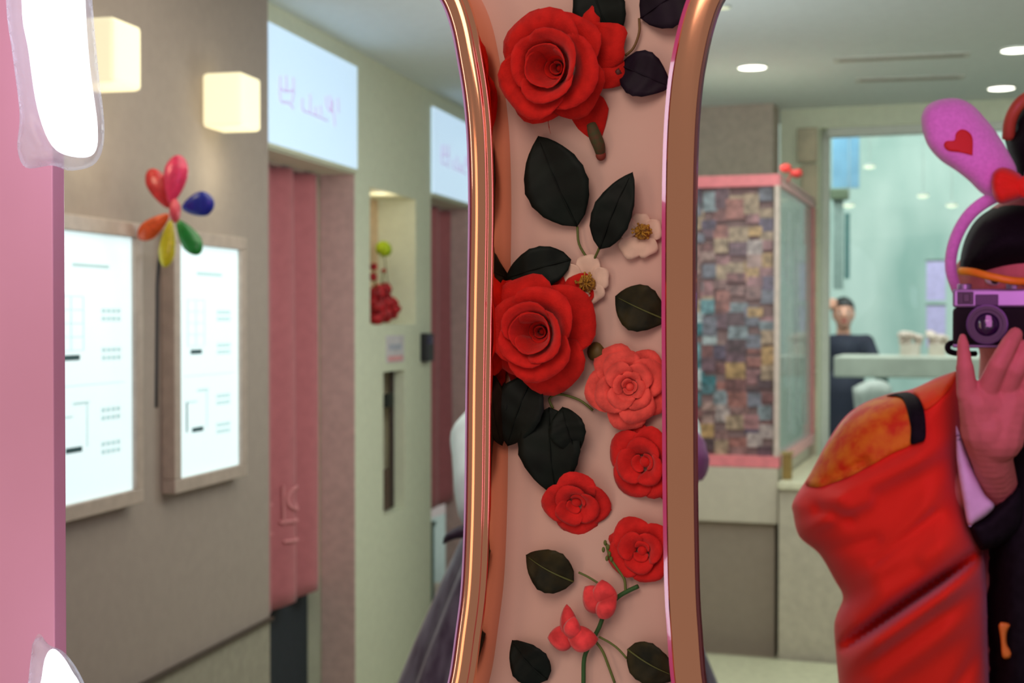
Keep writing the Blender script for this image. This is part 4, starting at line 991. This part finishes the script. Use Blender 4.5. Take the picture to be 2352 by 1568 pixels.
tube([P(2206, 622, DP - .075), P(2236, 625, DP - .095), P(2280, 636, DP - .112), P(2340, 646, DP - .12), P(2420, 642, DP - .10), P(2480, 630, DP - .05)], .0052, 8).build('cap_band', mat('band_yellow', (232, 140, 20), .5, rgb2=(240, 190, 20), scale=12), PH, smooth=True, label='yellow-orange band')
# bunny headband
M_plush = mat('pink_plush', (236, 158, 230), .9, var=.06, scale=200, sheen=.8, bump=.6, bscale=700)
hb = thing('bunny_headband', P(2340, 560, DP - .06), None, None); del hb
hbm = tube([P(2198, 668, DP - .01), P(2184, 620, DP - .02), P(2188, 570, DP - .03), P(2208, 520, DP - .04), P(2240, 480, DP - .05), P(2290, 450, DP - .06), P(2345, 440, DP - .06), P(2400, 450, DP - .06), P(2450, 480, DP - .05), P(2490, 540, DP - .03), P(2500, 600, DP - .02)], lambda s_: .0068 + .002 * math.sin(PI * s_), 12).build('rabbit_headband', M_plush, PH, smooth=True, label='pink plush headband')
bpy.data.objects.remove(bpy.data.objects['bunny_headband'])
ear = [(2118, 300), (2116, 268), (2130, 242), (2160, 228), (2200, 226), (2232, 240), (2260, 268), (2290, 306), (2318, 352), (2336, 392), (2330, 430), (2296, 456), (2258, 446), (2226, 416), (2196, 392), (2160, 368), (2132, 336)]
for flip in (0, 1):
    oo = [(2 * 2345 - x, y) if flip else (x, y) for x, y in ear]
    pf = Puff(oo, DP - .06, .026, 55); ob('rabbit_ear', puff_mesh(pf, 10), M_plush, PH, 'long pink plush rabbit ear')
    if not flip:
        heart = [(2234, 357), (2206, 350), (2178, 346), (2168, 334), (2174, 324), (2192, 322), (2196, 306), (2208, 297), (2224, 302), (2234, 318)]
        ob('heart_patch', puff_mesh(pf, 5, outline=heart, lift=.002, thick=.004), mat('heart_red', (206, 40, 26), .6), PH, 'red heart patch')
M_bow = mat('bow_red', (222, 48, 28), .6, var=.12, scale=14, sheen=.2)
for flip in (0, 1):
    bo = [(2276, 418), (2282, 395), (2302, 384), (2330, 392), (2350, 410), (2350, 450), (2325, 462), (2298, 468), (2282, 452)]
    bo = [(2 * 2352 - x, y) if flip else (x, y) for x, y in bo]
    pf = Puff(bo, DP - .10, .02, 26, [(bo[0][0], 428, 2350, 430, 5, -.006), (bo[0][0], 405, 2350, 428, 5, -.005)]); ob('bow_loop', puff_mesh(pf, 6), M_bow, PH, 'red bow loop')
ball(P(2352, 430, DP - .11), .012, .012, .014, ax, ay, Z, wob=.2).build('bow_knot', M_bow, PH, smooth=True)

# robe: black vest, red sleeve, brocade band, black stripe, white cuff
M_robe = mat('red_robe', (224, 52, 30), .7, var=.08, scale=6, bump=.2, bscale=600, sheen=.2)
M_broc = mat('orange_brocade', (222, 138, 34), .5, rgb2=(206, 62, 26), scale=42, bump=.2)
M_blk = mat('black_cloth', (16, 15, 20), .7, var=.3, scale=100)
def tilt(q_): return 2.0 + 0 * q_[:, 0]
vest = Puff([(2352, 920), (2318, 960), (2300, 1030), (2275, 1110), (2262, 1250), (2258, 1420), (2262, 1620), (2270, 1900), (2720, 1900), (2700, 1500), (2640, 1100), (2560, 930), (2460, 890)], 1.99, .17, 110, [(2300, 1150, 2330, 1560, 26, .02), (2290, 1230, 2352, 1100, 14, .016)])
ob('vest', puff_mesh(vest, 26), M_blk, PH, 'black vest')
def dsl(q_): return 1.97 - .07 * np.clip((q_[:, 0] - 1850) / 400, 0, 1)
slv_o = [(2200, 850), (2150, 868), (2095, 893), (2040, 905), (1985, 925), (1940, 958), (1900, 1015), (1862, 1085), (1822, 1150), (1822, 1180), (1836, 1232), (1882, 1272), (1916, 1330), (1936, 1370), (1922, 1410), (1916, 1440), (1920, 1500), (1926, 1568), (1934, 1660), (1990, 1720), (2150, 1720), (2262, 1660), (2268, 1480), (2264, 1320), (2254, 1250), (2240, 1210), (2218, 1150), (2203, 1060), (2208, 980), (2215, 900)]
folds = [(2262, 1262, 1925, 1490, 12, -.17), (2250, 1310, 1930, 1535, 26, .05), (2200, 1230, 1960, 1400, 40, .03), (2200, 1010, 1900, 1160, 26, .026), (1900, 1105, 1985, 1060, 10, -.02), (1880, 1170, 1950, 1190, 14, -.02),
         (1850, 1130, 1930, 1145, 14, .014), (2190, 1080, 2000, 1330, 30, .016), (1850, 1215, 1990, 1150, 18, .02), (1940, 1380, 2100, 1300, 22, -.014), (2240, 1400, 2010, 1568, 30, .02), (2262, 1480, 2160, 1640, 18, -.02), (2150, 1180, 2010, 1290, 14, -.012), (1900, 1270, 2010, 1240, 16, -.012)]
slv = Puff(slv_o, dsl, .085, 95, folds)
ob('sleeve', puff_mesh(slv, 9), M_robe, PH, 'wide red sleeve')
ob('sleeve_panel', puff_mesh(slv, 9, outline=[(2074, 908), (2035, 907), (1984, 928), (1940, 962), (1902, 1018), (1862, 1088), (1850, 1112), (1880, 1118), (1920, 1106), (1955, 1092), (2000, 1068), (2050, 1040), (2094, 1018), (2100, 980), (2090, 940)], lift=.004, thick=.006), M_broc, PH, 'orange brocade panel on the sleeve')
ob('sleeve_panel', puff_mesh(slv, 9, outline=[(2196, 853), (2150, 872), (2098, 896), (2112, 915), (2122, 940), (2150, 925), (2190, 880)], lift=.004, thick=.006), mat('brocade_red', (226, 56, 26), .6, rgb2=(222, 96, 30), scale=30), PH, 'orange-red shoulder panel')
ob('sleeve_stripe', puff_mesh(slv, 7, outline=[(2036, 908), (2060, 902), (2090, 901), (2112, 918), (2124, 950), (2126, 1005), (2110, 1016), (2092, 1018), (2092, 980), (2080, 930), (2066, 912)], lift=.008, thick=.010), M_blk, PH, 'black stripe around the sleeve')
cuf = Puff([(2196, 976), (2206, 1000), (2225, 1050), (2245, 1100), (2262, 1135), (2284, 1160), (2268, 1182), (2240, 1200), (2224, 1206), (2212, 1150), (2198, 1060)], 1.822, .012, 22)
ob('cuff', puff_mesh(cuf, 7), mat('white_cuff', (226, 206, 238), .6), PH, 'white inner cuff')
blk = Puff([(2224, 1206), (2262, 1186), (2290, 1160), (2330, 1120), (2352, 1100), (2352, 1200), (2300, 1250), (2262, 1262), (2246, 1254)], 1.835, .02, 26)
ob('sleeve_lining', puff_mesh(blk, 9), M_blk, PH, 'black sleeve opening')
mbx = Puff([(2293, 1436), (2300, 1428), (2322, 1434), (2314, 1452), (2314, 1480), (2326, 1500), (2318, 1512), (2302, 1508), (2298, 1470)], 1.832, .006, 8)
ob('fastening', puff_mesh(mbx, 4), mat('tassel_orange', (222, 140, 50), .5), PH, 'small orange fastening')
# trousers/skirt part of the robe, below the frame
lathe(Vector((o3.x, o3.y, 0)), T, N, Z, [(.20, .98), (.22, .7), (.27, .3), (.29, .12), (.27, .12), (.18, .97)], 40).build('skirt', M_blk, PH, smooth=True)

dull(M_robe, M_broc, M_blk, M_hat, M_red, M_red2, M_coral, M_rosy, M_plush, M_bow, M_skin2, MATS['brocade_red'], MATS['white_cuff'], M_cur)
# camera
cc = P(2265, 738, 1.80); CB = cc + N * .05
tc_ = thing('camera', cc, 'black and silver film camera held in front of the face', 'camera')
M_slv = mat('camera_silver', (150, 138, 166), .35, metal=.5, var=.03); M_lea = mat('leatherette', (16, 15, 18), .6, bump=.8, bscale=1500); M_blkm = mat('black_metal', (20, 18, 26), .3, metal=.3)
def cbx(x0_, x1_, y0_, y1_, z0_, z1_): return fbox(CB, T, Z, -N, x0_, x1_, y0_, y1_, z0_, z1_)
def pz(px, py):   # pixel -> camera body front plane coordinates
    p = plane(px, py, CB - N * .016, N) - CB; return p.dot(T), p.z
xl, zt = pz(2188, 664); xr, zb2 = pz(2418, 800); _, zm = pz(2188, 706); _, zm2 = pz(2188, 790)
cbx(xl, xr, zm2, zm, -.016, .016).build('body', M_lea, tc_, bevel=.005)
cbx(xl, xr, zm, zt, -.016, .0165).build('top_plate', M_slv, tc_, bevel=.003)
cbx(xl, xr, zb2, zm2, -.016, .0165).build('bottom_plate', M_slv, tc_, bevel=.002)
def win(px0, px1, py0, py1, nm, m, d=.0175):
    a, b = pz(px0, py0); c, e_ = pz(px1, py1); cbx(a, c, e_, b, .016, d).build(nm, m, tc_, bevel=.0008)
M_win = mat('window_glass', (22, 12, 30), .35)
win(2199, 2236, 670, 699, 'viewfinder', M_win, .0180); win(2240, 2293, 676, 702, 'rangefinder_window', mat('win2', (60, 30, 78), .4), .0180)
win(2212, 2228, 674, 694, 'eyepiece', mat('eyep', (10, 8, 14), .3), .0188)
for (x, r_, h_) in ((2215, .009, .006), (2330, .010, .007), (2375, .007, .009)):
    a, _ = pz(x, 664); lathe(CB + T * a + Z * zt, T, N, Z, [(r_, 0), (r_, h_), (r_ * .9, h_ + .001), (.001, h_ + .001)], 24).build('dial', M_slv, tc_)
a, b = pz(2267, 745)
LC = CB + T * a + Z * b - N * .016
def ring_(r, h0, h1, nm, m, rin=None):
    prof = [(r, h0), (r, h1)] + ([(rin, h1), (rin, h0)] if rin else [(.001, h1)]); lathe(LC, T, Z, -N, prof, 48).build(nm, m, tc_)
ring_(.0255, 0, .008, 'lens_mount', mat('mount_purple', (84, 64, 104), .35, metal=.4)); ring_(.0235, .008, .022, 'focus_ring', M_blkm); ring_(.0225, .022, .034, 'aperture_ring', mat('ring_grey', (70, 54, 84), .35, metal=.5))
ring_(.0235, .034, .040, 'filter_ring', M_blkm, .0195); ring_(.0195, .034, .0355, 'name_ring', mat('lens_inner', (36, 26, 48), .4), .015)
ball(LC - N * .033, .015, .015, .0045, T, Z, -N, seg=32).build('lens_glass', mat('lens_glass', (40, 12, 60), .03, coat=1), tc_, smooth=True)
tube([P(2192, 786, 1.86), P(2178, 792, 1.855), P(2180, 806, 1.85), P(2204, 812, 1.86), P(2240, 812, 1.88)], .004, 8).build('strap', M_blk, tc_, smooth=True)
